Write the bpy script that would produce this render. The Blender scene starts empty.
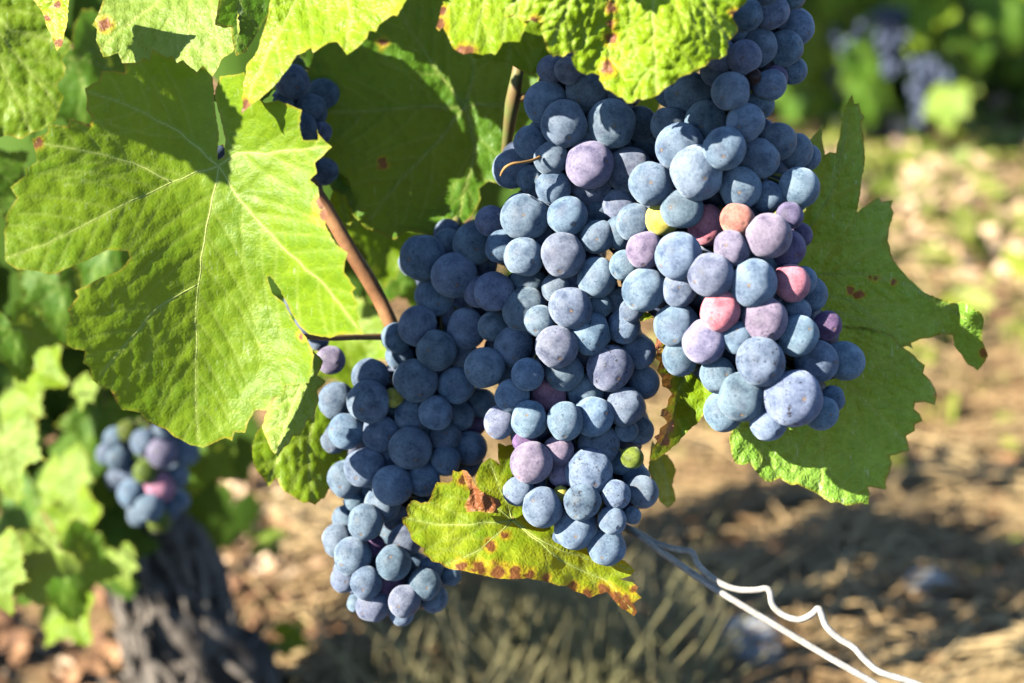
import bpy, math, random
import numpy as np
from mathutils import Vector, Matrix, Quaternion
from mathutils.geometry import delaunay_2d_cdt

scene = bpy.context.scene
COL = scene.collection
rng = random.Random(7)
R = math.radians

# ------------------------------------------------------------------ camera, light, exposure
PITCH = R(22); CAM_H = 0.62; FPX = 50.0 / 36.0 * 1024
fwd = Vector((0, math.cos(PITCH), -math.sin(PITCH)))
upv = Vector((0, math.sin(PITCH), math.cos(PITCH)))
rgt = Vector((1, 0, 0))
CAM = Vector((0, 0, CAM_H))
cd = bpy.data.cameras.new('camera'); cam = bpy.data.objects.new('camera', cd); COL.objects.link(cam)
cam.location = CAM; cam.rotation_euler = (math.pi / 2 - PITCH, 0, 0)
cd.lens = 50; cd.sensor_width = 36; cd.clip_start = 0.02; cd.clip_end = 500
cd.dof.use_dof = True; cd.dof.focus_distance = 0.468; cd.dof.aperture_fstop = 6.3; cd.dof.aperture_blades = 9
scene.camera = cam

SUN_CAM = Vector((-0.76, 0.35, 0.55))             # towards the sun, in camera axes (right, up, back)
sdir = (rgt * SUN_CAM.x + upv * SUN_CAM.y - fwd * SUN_CAM.z).normalized()
elev = math.asin(sdir.z); azim = math.atan2(sdir.x, sdir.y)
w = bpy.data.worlds.new('World'); scene.world = w; w.use_nodes = True
nt = w.node_tree; bg = nt.nodes['Background']
sky = nt.nodes.new('ShaderNodeTexSky'); sky.sky_type = 'NISHITA'; sky.sun_disc = False
sky.sun_elevation = elev; sky.sun_rotation = azim; sky.air_density = 1.0; sky.dust_density = 0.1; sky.ozone_density = 3.0
nt.links.new(sky.outputs[0], bg.inputs[0]); bg.inputs[1].default_value = 0.06
sl = bpy.data.lights.new('sun', 'SUN'); sl.energy = 5.0; sl.angle = R(0.5); sl.color = (1.0, 0.91, 0.74)
so = bpy.data.objects.new('sun', sl); COL.objects.link(so)
so.rotation_euler = (-sdir).to_track_quat('-Z', 'Y').to_euler(); so.location = sdir * 5
vs = scene.view_settings
scene.display_settings.display_device = 'sRGB'
vs.view_transform = 'Standard'; vs.look = 'None'; vs.gamma = 1.0; vs.use_curve_mapping = False; vs.exposure = 2.05
scene.cycles.use_denoising = True
scene.cycles.max_bounces = 6; scene.cycles.diffuse_bounces = 0; scene.cycles.transmission_bounces = 4
scene.cycles.caustics_reflective = False; scene.cycles.caustics_refractive = False

# ------------------------------------------------------------------ helpers
def P(x, y, d):
    return CAM + fwd * d + rgt * ((x - 512) / FPX * d) - upv * ((y - 341.5) / FPX * d)

def ground_pt(x, y, z=0.0):
    v = fwd + rgt * ((x - 512) / FPX) - upv * ((y - 341.5) / FPX)
    t = (z - CAM.z) / v.z
    return CAM + v * t

def tag(o, label=None, cat=None, group=None, kind=None):
    if label: o['label'] = label
    if cat: o['category'] = cat
    if group: o['group'] = group
    if kind: o['kind'] = kind
    return o

def empty(name, loc):
    o = bpy.data.objects.new(name, None); o.empty_display_size = 0.01
    o.location = loc; COL.objects.link(o); return o

def link_mesh(name, verts, faces, mat, parent=None, smooth=True, rel=None):
    me = bpy.data.meshes.new(name)
    if rel is not None:
        verts = [(v[0] - rel[0], v[1] - rel[1], v[2] - rel[2]) for v in verts]
    me.from_pydata([tuple(v) for v in verts], [], faces)
    if smooth: me.polygons.foreach_set('use_smooth', [True] * len(me.polygons))
    me.materials.append(mat); me.update()
    o = bpy.data.objects.new(name, me); COL.objects.link(o)
    if parent: o.parent = parent
    return o

class MB:
    def __init__(s): s.v = []; s.f = []
    def tube(s, pts, radii, n=8, cap=True):
        pts = [Vector(p) for p in pts]
        if not hasattr(radii, '__len__'): radii = [radii] * len(pts)
        base = len(s.v); prev = None
        for i, p in enumerate(pts):
            t = (pts[min(i + 1, len(pts) - 1)] - pts[max(i - 1, 0)]).normalized()
            if prev is None:
                a = t.orthogonal().normalized()
            else:
                a = (prev - t * prev.dot(t)).normalized()
            prev = a; b = t.cross(a)
            for k in range(n):
                q = 2 * math.pi * k / n
                s.v.append(p + (a * math.cos(q) + b * math.sin(q)) * radii[i])
        for i in range(len(pts) - 1):
            for k in range(n):
                a0 = base + i * n + k; a1 = base + i * n + (k + 1) % n
                s.f.append((a0, a1, a1 + n, a0 + n))
        if cap:
            s.f.append(tuple(range(base + n - 1, base - 1, -1)))
            e = base + (len(pts) - 1) * n
            s.f.append(tuple(range(e, e + n)))
    def build(s, name, mat, parent=None, smooth=True, rel=None):
        return link_mesh(name, s.v, s.f, mat, parent, smooth, rel)

def smooth_path(pts, k=5):
    pts = [Vector(p) for p in pts]; out = []
    for i in range(len(pts) - 1):
        p0 = pts[max(i - 1, 0)]; p1 = pts[i]; p2 = pts[i + 1]; p3 = pts[min(i + 2, len(pts) - 1)]
        for j in range(k):
            t = j / k
            out.append(0.5 * ((2 * p1) + (p2 - p0) * t + (2 * p0 - 5 * p1 + 4 * p2 - p3) * t * t + (3 * p1 - p0 - 3 * p2 + p3) * t ** 3))
    out.append(pts[-1]); return out

def lerp_list(a, n):
    xs = np.linspace(0, len(a) - 1, n); return list(np.interp(xs, range(len(a)), a))

# ------------------------------------------------------------------ node helpers
class NT:
    def __init__(s, name):
        s.m = bpy.data.materials.new(name); s.m.use_nodes = True; s.t = s.m.node_tree
        s.t.nodes.clear(); s.out = s.n('ShaderNodeOutputMaterial')
    def n(s, typ, **kw):
        nd = s.t.nodes.new(typ)
        for k, v in kw.items():
            if k.startswith('i_'):
                key = k[2:]; key = int(key) if key.isdigit() else key
                s.setin(nd, key, v)
            else: setattr(nd, k, v)
        return nd
    def setin(s, nd, key, v):
        sock = nd.inputs[key]
        if isinstance(v, bpy.types.NodeSocket): s.t.links.new(v, sock)
        else: sock.default_value = v
    def math(s, op, a, b=0.0, c=None, clamp=False):
        nd = s.n('ShaderNodeMath', operation=op, use_clamp=clamp); s.setin(nd, 0, a); s.setin(nd, 1, b)
        if c is not None: s.setin(nd, 2, c)
        return nd.outputs[0]
    def mix(s, f, a, b, mode='MIX'):
        nd = s.n('ShaderNodeMix', data_type='RGBA', blend_type=mode)
        s.setin(nd, 0, f); s.setin(nd, 6, a); s.setin(nd, 7, b); return nd.outputs[2]
    def ramp(s, fac, p0, p1, v0=0.0, v1=1.0):
        nd = s.n('ShaderNodeMapRange', clamp=True); s.setin(nd, 0, fac)
        for i, v in enumerate((p0, p1, v0, v1)): s.setin(nd, i + 1, v)
        return nd.outputs[0]
    def noise(s, vec, scale, detail=2.0, rough=0.5, out=0):
        nd = s.n('ShaderNodeTexNoise'); s.setin(nd, 'Vector', vec); s.setin(nd, 'Scale', scale)
        s.setin(nd, 'Detail', detail); s.setin(nd, 'Roughness', rough); return nd.outputs[out]
    def voronoi(s, vec, scale, feature='F1', rand=1.0):
        nd = s.n('ShaderNodeTexVoronoi', feature=feature); s.setin(nd, 'Vector', vec); s.setin(nd, 'Scale', scale)
        s.setin(nd, 'Randomness', rand); return nd
    def attr(s, name, typ='GEOMETRY', out=2):
        nd = s.n('ShaderNodeAttribute', attribute_name=name, attribute_type=typ); return nd.outputs[out]

def c4(r, g, b): return (r, g, b, 1.0)

def simple_mat(name, col, rough=0.6, spec=0.3, var=0.25, scale=40.0, bump=0.2, col2=None, coord='Object'):
    N = NT(name); tc = N.n('ShaderNodeTexCoord').outputs[coord]
    no = N.noise(tc, scale, 4, 0.6)
    c2 = col2 or tuple(x * (1 - var) for x in col)
    cc = N.mix(N.ramp(no, 0.35, 0.65), c4(*c2), c4(*col))
    b = N.n('ShaderNodeBsdfPrincipled'); N.setin(b, 'Base Color', cc); N.setin(b, 'Roughness', rough)
    N.setin(b, 'Specular IOR Level', spec)
    bp = N.n('ShaderNodeBump'); N.setin(bp, 'Strength', bump); N.setin(bp, 'Distance', 0.001); N.setin(bp, 'Height', no)
    N.setin(b, 'Normal', bp.outputs[0]); N.t.links.new(b.outputs[0], N.out.inputs[0]); return N.m

# grape skin: bloom over dark skin, specks, stylar scar at local +Z, scabs by object property
def grape_mat():
    N = NT('grape_skin')
    oi = N.n('ShaderNodeObjectInfo'); tc = N.n('ShaderNodeTexCoord').outputs['Object']
    off = N.n('ShaderNodeVectorMath', operation='SCALE'); N.setin(off, 0, (37.0, 91.0, 53.0)); N.setin(off, 'Scale', oi.outputs['Random'])
    pos = N.n('ShaderNodeVectorMath', operation='ADD'); N.setin(pos, 0, tc); N.setin(pos, 1, off.outputs[0]); pos = pos.outputs[0]
    n1 = N.noise(pos, 1.6, 3, 0.55); n2 = N.noise(pos, 7.0, 5, 0.65); n3 = N.noise(pos, 30.0, 3, 0.6)
    col = oi.outputs['Color']
    skin = N.mix(1.0, N.mix(1.0, col, col, 'MULTIPLY'), c4(0.55, 0.65, 0.75), 'MULTIPLY')
    ms = N.math('ADD', N.math('MULTIPLY', n1, 0.75), N.math('MULTIPLY', n2, 0.45))
    bloom = N.ramp(ms, 0.40, 0.74, 0.12, 1.0)
    fine = N.ramp(n3, 0.3, 0.7, 0.82, 1.08)
    base = N.mix(bloom, skin, col)
    base = N.mix(1.0, base, N.n('ShaderNodeCombineColor', i_0=fine, i_1=fine, i_2=fine).outputs[0], 'MULTIPLY')
    # lilac blush where the bloom is thin
    blush = N.ramp(N.noise(pos, 1.1, 1, 0.5), 0.54, 0.75, 0.0, 0.12)
    base = N.mix(blush, base, c4(0.25, 0.215, 0.33))
    # specks
    vo = N.voronoi(pos, 8.0); sp = N.ramp(vo.outputs['Distance'], 0.05, 0.15, 1.0, 0.0)
    keep = N.ramp(N.noise(pos, 2.3, 2, 0.5), 0.45, 0.58)
    base = N.mix(N.math('MULTIPLY', N.math('MULTIPLY', sp, keep), 0.75), base, c4(0.045, 0.03, 0.03))
    # scabs
    sc = N.math('MULTIPLY', N.attr('scab', 'OBJECT', 2), N.ramp(N.noise(pos, 4.5, 5, 0.7), 0.585, 0.63))
    base = N.mix(N.math('MULTIPLY', sc, 0.85), base, c4(0.02, 0.015, 0.014))
    # stylar scar
    d = N.n('ShaderNodeVectorMath', operation='DISTANCE'); N.setin(d, 0, tc); N.setin(d, 1, (0, 0, 1.0)); d = d.outputs['Value']
    halo = N.ramp(N.math('ADD', d, N.math('MULTIPLY', n2, 0.15)), 0.08, 0.24, 0.5, 0.0)
    base = N.mix(halo, base, c4(0.10, 0.06, 0.05))
    dot = N.math('MULTIPLY', N.ramp(d, 0.040, 0.06, 1.0, 0.0), 0.8)
    base = N.mix(dot, base, c4(0.26, 0.17, 0.08))
    smear = N.math('MULTIPLY', N.ramp(N.noise(pos, 3.2, 6, 0.75), 0.55, 0.66), 0.72)
    base = N.mix(smear, base, skin)
    b = N.n('ShaderNodeBsdfPrincipled'); N.setin(b, 'Base Color', base)
    N.setin(b, 'Roughness', N.ramp(bloom, 0.3, 1.0, 0.50, 0.72)); N.setin(b, 'Specular IOR Level', 0.18)
    N.setin(b, 'Diffuse Roughness', 1.0); N.setin(b, 'Sheen Weight', 0.12); N.setin(b, 'Sheen Roughness', 0.4); N.setin(b, 'Sheen Tint', c4(0.7, 0.82, 1.0))
    hgt = N.math('SUBTRACT', N.math('MULTIPLY', n3, 0.05), N.math('MULTIPLY', N.ramp(d, 0.05, 0.2, 1.0, 0.0), 0.5))
    bp = N.n('ShaderNodeBump'); N.setin(bp, 'Strength', 0.35); N.setin(bp, 'Distance', 0.0012); N.setin(bp, 'Height', hgt)
    N.setin(b, 'Normal', bp.outputs[0])
    N.t.links.new(b.outputs[0], N.out.inputs[0]); return N.m

def leaf_mat(name, green, pale, edgecol=(0.30, 0.24, 0.03), trans=(0.30, 0.40, 0.03), tw=0.30, quilt=0.5, streak=0.25,
             brown=(0.11, 0.045, 0.022), mottle=None, rough=0.48):
    N = NT(name)
    uv = N.n('ShaderNodeUVMap', uv_map='leaf').outputs[0]
    oi = N.n('ShaderNodeObjectInfo')
    off = N.n('ShaderNodeVectorMath', operation='SCALE'); N.setin(off, 0, (11.0, 17.0, 5.0)); N.setin(off, 'Scale', oi.outputs['Random'])
    pos = N.n('ShaderNodeVectorMath', operation='ADD'); N.setin(pos, 0, uv); N.setin(pos, 1, off.outputs[0]); pos = pos.outputs[0]
    warp = N.noise(pos, 6.0, 2, 0.5, out=1)
    wp = N.n('ShaderNodeVectorMath', operation='SCALE'); N.setin(wp, 0, warp); N.setin(wp, 'Scale', 0.07)
    pw = N.n('ShaderNodeVectorMath', operation='ADD'); N.setin(pw, 0, pos); N.setin(pw, 1, wp.outputs[0]); pw = pw.outputs[0]
    ve2 = N.voronoi(pw, 22.0, 'DISTANCE_TO_EDGE').outputs['Distance']
    vein = N.attr('vein'); edge = N.attr('edge'); brn = N.attr('brown')
    n1 = N.noise(pos, 2.2, 4, 0.6); n2 = N.noise(pos, 14.0, 4, 0.65)
    col = N.mix(N.ramp(n1, 0.35, 0.68), c4(*green), c4(*pale))
    col = N.mix(N.math('MULTIPLY', N.ramp(n2, 0.35, 0.7), 0.35), col, c4(*[x * 0.62 for x in green]))
    if mottle: col = N.mix(N.ramp(N.noise(pos, 1.7, 3, 0.55), 0.48, 0.62, 0.0, 0.85), col, c4(*mottle))
    net = N.math('MULTIPLY', N.ramp(N.attr('net'), 0.75, 1.0), 0.30)
    net2 = N.ramp(ve2, 0.0, 0.06, 0.10, 0.0)
    col = N.mix(N.math('MAXIMUM', net, net2), col, c4(pale[0] * 1.5, pale[1] * 1.35, pale[2] * 1.6))
    col = N.mix(N.math('MULTIPLY', vein, 0.55), col, c4(0.38, 0.45, 0.12))
    # dried marks and pale residue streaks
    mp = N.n('ShaderNodeMapping'); N.setin(mp, 'Vector', pos); N.setin(mp, 'Scale', (34.0, 7.0, 1.0)); N.setin(mp, 'Rotation', (0, 0, R(14)))
    st = N.math('MULTIPLY', N.ramp(N.noise(mp.outputs[0], 1.0, 3, 0.6), 0.63, 0.71), N.ramp(N.noise(pos, 3.2, 2, 0.5), 0.42, 0.58))
    spt = N.math('MULTIPLY', N.ramp(N.voronoi(pos, 26.0).outputs['Distance'], 0.10, 0.2, 1.0, 0.0), N.ramp(N.noise(pos, 4.0, 2, 0.5), 0.55, 0.62))
    col = N.mix(N.math('MULTIPLY', N.math('MAXIMUM', st, N.math('MULTIPLY', spt, 0.8)), streak), col, c4(0.50, 0.58, 0.42))
    ed = N.ramp(N.math('ADD', edge, N.math('MULTIPLY', n2, 0.03)), 0.012, 0.045, 0.85, 0.0)
    edn = N.math('MULTIPLY', ed, N.ramp(n1, 0.40, 0.6, 0.25, 1.0))
    col = N.mix(edn, col, c4(*edgecol))
    bn = N.math('MULTIPLY', N.math('SUBTRACT', N.noise(pos, 10.0, 4, 0.65), 0.5), 1.6)
    halo = N.ramp(brn, 0.04, 0.34, 0.0, 0.8)
    col = N.mix(halo, col, c4(0.42, 0.30, 0.02))
    bm = N.ramp(N.math('ADD', brn, N.math('MULTIPLY', bn, N.ramp(brn, 0.02, 0.2))), 0.30, 0.62)
    bcol = N.mix(N.ramp(N.noise(pos, 9.0, 3, 0.6), 0.35, 0.65), c4(*brown), c4(*[min(1, x * 2.0) for x in brown]))
    col = N.mix(bm, col, bcol)
    tcol = N.mix(N.math('MAXIMUM', edn, bm), c4(*trans), c4(0.28, 0.13, 0.02))
    tcol = N.mix(N.math('MULTIPLY', N.math('MAXIMUM', net, vein), 0.5), tcol, c4(*[x * 0.5 for x in trans]))
    b = N.n('ShaderNodeBsdfPrincipled'); N.setin(b, 'Base Color', col); N.setin(b, 'Roughness', rough); N.setin(b, 'Specular IOR Level', 0.22)
    hgt = N.math('MULTIPLY', N.ramp(ve2, 0.0, 0.3), 0.45)
    hgt = N.math('ADD', hgt, N.math('MULTIPLY', n2, 0.2))
    bp = N.n('ShaderNodeBump'); N.setin(bp, 'Strength', quilt); N.setin(bp, 'Distance', 0.0011); N.setin(bp, 'Height', hgt)
    N.setin(b, 'Normal', bp.outputs[0])
    tr = N.n('ShaderNodeBsdfTranslucent'); N.setin(tr, 'Color', tcol); N.setin(tr, 'Normal', bp.outputs[0])
    mx = N.n('ShaderNodeMixShader'); N.setin(mx, 0, tw); N.setin(mx, 1, b.outputs[0]); N.setin(mx, 2, tr.outputs[0])
    N.t.links.new(mx.outputs[0], N.out.inputs[0]); return N.m

M = {}
M['grape'] = grape_mat()
M['leaf'] = leaf_mat('leaf_green', (0.092, 0.178, 0.004), (0.155, 0.245, 0.008), quilt=0.16)
M['leaf_quilt'] = leaf_mat('leaf_quilted_green', (0.15, 0.255, 0.006), (0.21, 0.32, 0.010), quilt=0.3, streak=0.1, rough=0.44)
M['leaf_dark'] = leaf_mat('leaf_deep_green', (0.045, 0.125, 0.008), (0.07, 0.165, 0.010), quilt=0.25, streak=0.3)
M['leaf_pale'] = leaf_mat('leaf_pale_green', (0.13, 0.22, 0.025), (0.19, 0.28, 0.045), quilt=0.25)
M['leaf_autumn'] = leaf_mat('leaf_turning', (0.13, 0.235, 0.008), (0.27, 0.325, 0.016), trans=(0.55, 0.52, 0.02), tw=0.35,
                            edgecol=(0.28, 0.10, 0.02), brown=(0.10, 0.040, 0.014), quilt=0.25, streak=0.05)
M['leaf_skylit'] = leaf_mat('leaf_skylit_green', (0.120, 0.270, 0.030), (0.205, 0.375, 0.055), quilt=0.5, streak=0.75, rough=0.40)  # skylight on the shaded right leaf put into a lighter green
M['leaf_crisp'] = leaf_mat('leaf_with_dry_edge', (0.12, 0.215, 0.006), (0.18, 0.29, 0.010), quilt=0.3, streak=0.1, brown=(0.24, 0.10, 0.055), edgecol=(0.4, 0.25, 0.05))
M['leaf_flap'] = leaf_mat('dry_leaf_flap', (0.16, 0.055, 0.02), (0.24, 0.09, 0.035), trans=(0.2, 0.06, 0.02), tw=0.2, quilt=0.5, streak=0.0)
M['vein'] = simple_mat('leaf_vein', (0.36, 0.43, 0.11), 0.5, 0.3, 0.2, 300, 0.05)
M['petiole'] = simple_mat('petiole', (0.22, 0.16, 0.06), 0.5, 0.3, 0.3, 200, 0.1, col2=(0.20, 0.09, 0.045))
M['stem'] = simple_mat('green_stem', (0.13, 0.16, 0.05), 0.55, 0.3, 0.3, 150, 0.1, col2=(0.16, 0.11, 0.05))
M['cane'] = simple_mat('cane_bark', (0.27, 0.14, 0.065), 0.55, 0.3, 0.3, 120, 0.3, col2=(0.15, 0.07, 0.035))
M['tendril'] = simple_mat('tendril', (0.30, 0.17, 0.06), 0.6, 0.3)
M['wire'] = simple_mat('white_wire', (0.31, 0.30, 0.285), 0.5, 0.3, 0.35, 330, 0.5)
M['bark'] = simple_mat('old_bark', (0.13, 0.115, 0.105), 0.9, 0.1, 0.7, 60, 1.0, col2=(0.022, 0.018, 0.016))

# ------------------------------------------------------------------ leaf builder
def seg_dist(px, py, poly):
    best = np.full(px.shape, 1e9)
    for (x0, y0), (x1, y1) in zip(poly[:-1], poly[1:]):
        dx, dy = x1 - x0, y1 - y0; L2 = dx * dx + dy * dy + 1e-9
        t = np.clip(((px - x0) * dx + (py - y0) * dy) / L2, 0, 1)
        best = np.minimum(best, np.hypot(px - x0 - t * dx, py - y0 - t * dy))
    return best

def inside(px, py, poly):
    c = np.zeros(px.shape, bool); n = len(poly)
    for i in range(n):
        x0, y0 = poly[i]; x1, y1 = poly[(i + 1) % n]
        cond = ((y0 > py) != (y1 > py)) & (px < (x1 - x0) * (py - y0) / ((y1 - y0) if y1 != y0 else 1e-9) + x0)
        c ^= cond
    return c

def tps(ctrl):
    pts = np.array([(c[0], c[1]) for c in ctrl], float) / 100.0; val = np.array([c[2] for c in ctrl], float)
    n = len(pts)
    def U(r2): return np.where(r2 > 1e-12, r2 * np.log(r2 + 1e-12), 0.0)
    K = U(((pts[:, None] - pts[None]) ** 2).sum(-1)) + np.eye(n) * 0.01
    Pm = np.c_[np.ones(n), pts]; A = np.zeros((n + 3, n + 3)); A[:n, :n] = K; A[:n, n:] = Pm; A[n:, :n] = Pm.T
    sol = np.linalg.solve(A + np.eye(n + 3) * 1e-9, np.r_[val, 0, 0, 0])
    def f(x, y):
        q = np.stack([x, y], -1) / 100.0
        r2 = ((q[..., None, :] - pts) ** 2).sum(-1)
        return (U(r2) * sol[:n]).sum(-1) + sol[n] + q[..., 0] * sol[n + 1] + q[..., 1] * sol[n + 2]
    return f

def sines(x, y, seed, wl, n=5):
    r = random.Random(seed); s = np.zeros_like(x)
    for _ in range(n):
        a = r.uniform(0, 6.283); k = 6.283 / (wl * r.uniform(0.6, 1.6)); ph = r.uniform(0, 6.283)
        s = s + np.sin((x * math.cos(a) + y * math.sin(a)) * k + ph)
    return s / n

def cells(x, y, seed, size, warpv=None):
    r = np.random.RandomState(seed); x0, x1, y0, y1 = x.min() - size, x.max() + size, y.min() - size, y.max() + size
    nxx, nyy = int((x1 - x0) / size) + 1, int((y1 - y0) / size) + 1
    cx, cy = np.meshgrid(np.arange(nxx), np.arange(nyy)); cx = x0 + (cx + r.uniform(0.1, 0.9, cx.shape)) * size; cy = y0 + (cy + r.uniform(0.1, 0.9, cy.shape)) * size
    c = np.stack([cx.ravel(), cy.ravel()], -1); out = np.zeros_like(x)
    for a in range(0, len(x), 2000):
        dd = np.hypot(x[a:a + 2000, None] - c[None, :, 0], y[a:a + 2000, None] - c[None, :, 1]); dd.partition(1, axis=1)
        out[a:a + 2000] = (dd[:, 1] - dd[:, 0]) / size
    u = np.clip(out / 0.55, 0, 1); return u * u * (3 - 2 * u)

def wobble(vn, r):
    out = [vn[0]]
    for a, b in zip(vn[:-1], vn[1:]):
        L = math.hypot(b[0] - a[0], b[1] - a[1]); k = max(1, int(L / 12))
        for j in range(1, k + 1):
            t = j / k; w_ = r.gauss(0, 0.75) if j < k else 0
            out.append((a[0] + (b[0] - a[0]) * t - (b[1] - a[1]) / L * w_, a[1] + (b[1] - a[1]) * t + (b[0] - a[0]) / L * w_))
    return out

def leaf_mesh(outline, veins, mapf, mat, sp=3.0, brown=(), bulge=1.0, seed=0, micro=0.7, cell=13.0, dome=0.5):
    """blade mesh and vein tubes; coordinates in picture-sized units, mapf(x, y, h_metres) -> Vector"""
    r = random.Random(seed); veins = [wobble(v, r) for v in veins]
    out = []
    n = len(outline)
    for i in range(n):
        a = outline[i]; b = outline[(i + 1) % n]; L = math.hypot(b[0] - a[0], b[1] - a[1]); k = max(1, int(L / sp))
        nx, ny = (b[1] - a[1]) / (L + 1e-9), -(b[0] - a[0]) / (L + 1e-9)
        sag = 0.06 * L * r.uniform(-0.2, 1.0)
        for j in range(k):
            t = j / k; w_ = math.sin(math.pi * t) * sag + (r.uniform(-micro, micro) if j else 0)
            out.append((a[0] + (b[0] - a[0]) * t + nx * w_ * r.choice((1, 1, -1)) * 0.6, a[1] + (b[1] - a[1]) * t + ny * w_ * 0.6))
    xs = [p[0] for p in out]; ys = [p[1] for p in out]
    gx, gy = np.meshgrid(np.arange(min(xs), max(xs), sp), np.arange(min(ys), max(ys), sp * 0.87))
    gx = gx + (np.arange(gx.shape[0])[:, None] % 2) * sp * 0.5
    gx = gx.ravel(); gy = gy.ravel()
    m = inside(gx, gy, out); gx, gy = gx[m], gy[m]
    de = seg_dist(gx, gy, out + [out[0]]); m = de > sp * 0.55; gx, gy = gx[m], gy[m]
    pts = [Vector(p) for p in out] + [Vector((a, b)) for a, b in zip(gx, gy)]
    no = len(out)
    res = delaunay_2d_cdt(pts, [(i, (i + 1) % no) for i in range(no)], [], 1, 1e-4)
    vv, ff = res[0], res[2]
    x = np.array([v.x for v in vv]); y = np.array([v.y for v in vv])
    # secondary veins
    sec = []
    for vi, vn in enumerate(veins):
        L = sum(math.hypot(vn[i + 1][0] - vn[i][0], vn[i + 1][1] - vn[i][1]) for i in range(len(vn) - 1))
        acc = 0; nxt = 26 + r.uniform(0, 10); side = r.choice((-1, 1))
        for i in range(len(vn) - 1):
            a, b = vn[i], vn[i + 1]; l = math.hypot(b[0] - a[0], b[1] - a[1])
            while nxt < acc + l and nxt < L * 0.93:
                t = (nxt - acc) / l; p = (a[0] + (b[0] - a[0]) * t, a[1] + (b[1] - a[1]) * t)
                th = math.atan2(b[1] - a[1], b[0] - a[0]) + side * R(48)
                ln = min(110, (L - nxt) * 0.55 + 22); pl = [p]
                for k in range(6):
                    th -= side * R(3.5); q = (pl[-1][0] + math.cos(th) * ln / 6, pl[-1][1] + math.sin(th) * ln / 6)
                    pl.append(q)
                sec.append(pl); side = -side; nxt += r.uniform(11, 17)
            acc += l
    dm = np.full(x.shape, 1e9)
    for vn in veins: dm = np.minimum(dm, seg_dist(x, y, vn))
    ds = np.full(x.shape, 1e9)
    for vn in sec: ds = np.minimum(ds, seg_dist(x, y, vn))
    vein = np.maximum(np.exp(-(dm / 1.6) ** 2) * 0.9, np.exp(-(ds / 1.2) ** 2) * 0.42)
    dall = np.minimum(dm, ds)
    xw = x + 3.5 * sines(x, y, seed + 41, 30); yw = y + 3.5 * sines(x, y, seed + 43, 30)
    cl = cells(xw, yw, seed + 17, cell); 
    if dome > 1: cl = np.minimum(1.0, 0.6 * cl + 0.4 * cells(x + 5 * sines(x, y, seed + 44, 40), y + 5 * sines(x, y, seed + 45, 40), seed + 19, cell * 0.55) + 0.2 * sines(x, y, seed + 46, 60))
    h = 0.001 * dome * cl * np.clip(dall / 3.0, 0, 1) + bulge * (0.0006 * (1 - np.exp(-dall / 7.0)) + 0.0007 * sines(x, y, seed + 3, 30) + 0.0012 * sines(x, y, seed + 5, 85))
    edge = seg_dist(x, y, out + [out[0]]) / 100.0
    h = h + bulge * 0.0016 * np.exp(-edge / 0.10) * sines(x, y, seed + 9, 42)
    br = np.zeros_like(x)
    for (bx, by, brr) in brown: br = np.maximum(br, np.exp(-((x - bx + 3 * sines(x, y, seed + 61, 14)) ** 2 + (y - by + 3 * sines(x, y, seed + 62, 14)) ** 2) / (brr * brr * 1.2)))
    co = mapf(x, y, h)
    me = bpy.data.meshes.new('blade'); me.from_pydata([tuple(c) for c in co], [], [tuple(f) for f in ff])
    me.polygons.foreach_set('use_smooth', [True] * len(me.polygons))
    for nm, arr in (('vein', vein), ('edge', edge), ('brown', br), ('net', 1 - cl)):
        at = me.attributes.new(nm, 'FLOAT', 'POINT'); at.data.foreach_set('value', arr.astype(np.float32))
    uvl = me.uv_layers.new(name='leaf'); li = np.zeros(len(me.loops), np.int32); me.loops.foreach_get('vertex_index', li)
    uvl.data.foreach_set('uv', np.stack([x[li] / 100.0, y[li] / 100.0], -1).ravel().astype(np.float32))
    me.materials.append(mat); me.update()
    # raised main veins
    vb = MB()
    for vn in veins:
        px = []; 
        for i in range(len(vn) - 1):
            k = max(1, int(math.hypot(vn[i + 1][0] - vn[i][0], vn[i + 1][1] - vn[i][1]) / 4))
            for j in range(k): px.append((vn[i][0] + (vn[i + 1][0] - vn[i][0]) * j / k, vn[i][1] + (vn[i + 1][1] - vn[i][1]) * j / k))
        px.append(vn[-1])
        ax = np.array([p[0] for p in px]); ay = np.array([p[1] for p in px])
        ins = inside(ax, ay, out)
        cut = len(ax)
        for i in range(3, len(ax)):
            if not ins[i]: cut = i; break
        ax, ay = ax[:cut], ay[:cut]
        if len(ax) < 4: continue
        hv = bulge * (0.0007 * sines(ax, ay, seed + 3, 30) + 0.0012 * sines(ax, ay, seed + 5, 85))
        ev = seg_dist(ax, ay, out + [out[0]]) / 100.0
        hv = hv + bulge * 0.0016 * np.exp(-ev / 0.10) * sines(ax, ay, seed + 9, 42)
        rv = np.linspace(0.00026, 0.00009, len(ax)); pc = mapf(ax, ay, hv - rv * 0.3)
        vb.tube([Vector(c) for c in pc], list(rv), 6)
    vm = None
    if vb.v:
        vm = bpy.data.meshes.new('veins'); vm.from_pydata([tuple(v) for v in vb.v], [], vb.f)
        vm.polygons.foreach_set('use_smooth', [True] * len(vm.polygons)); vm.materials.append(M['vein']); vm.update()
    return me, vm

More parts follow.
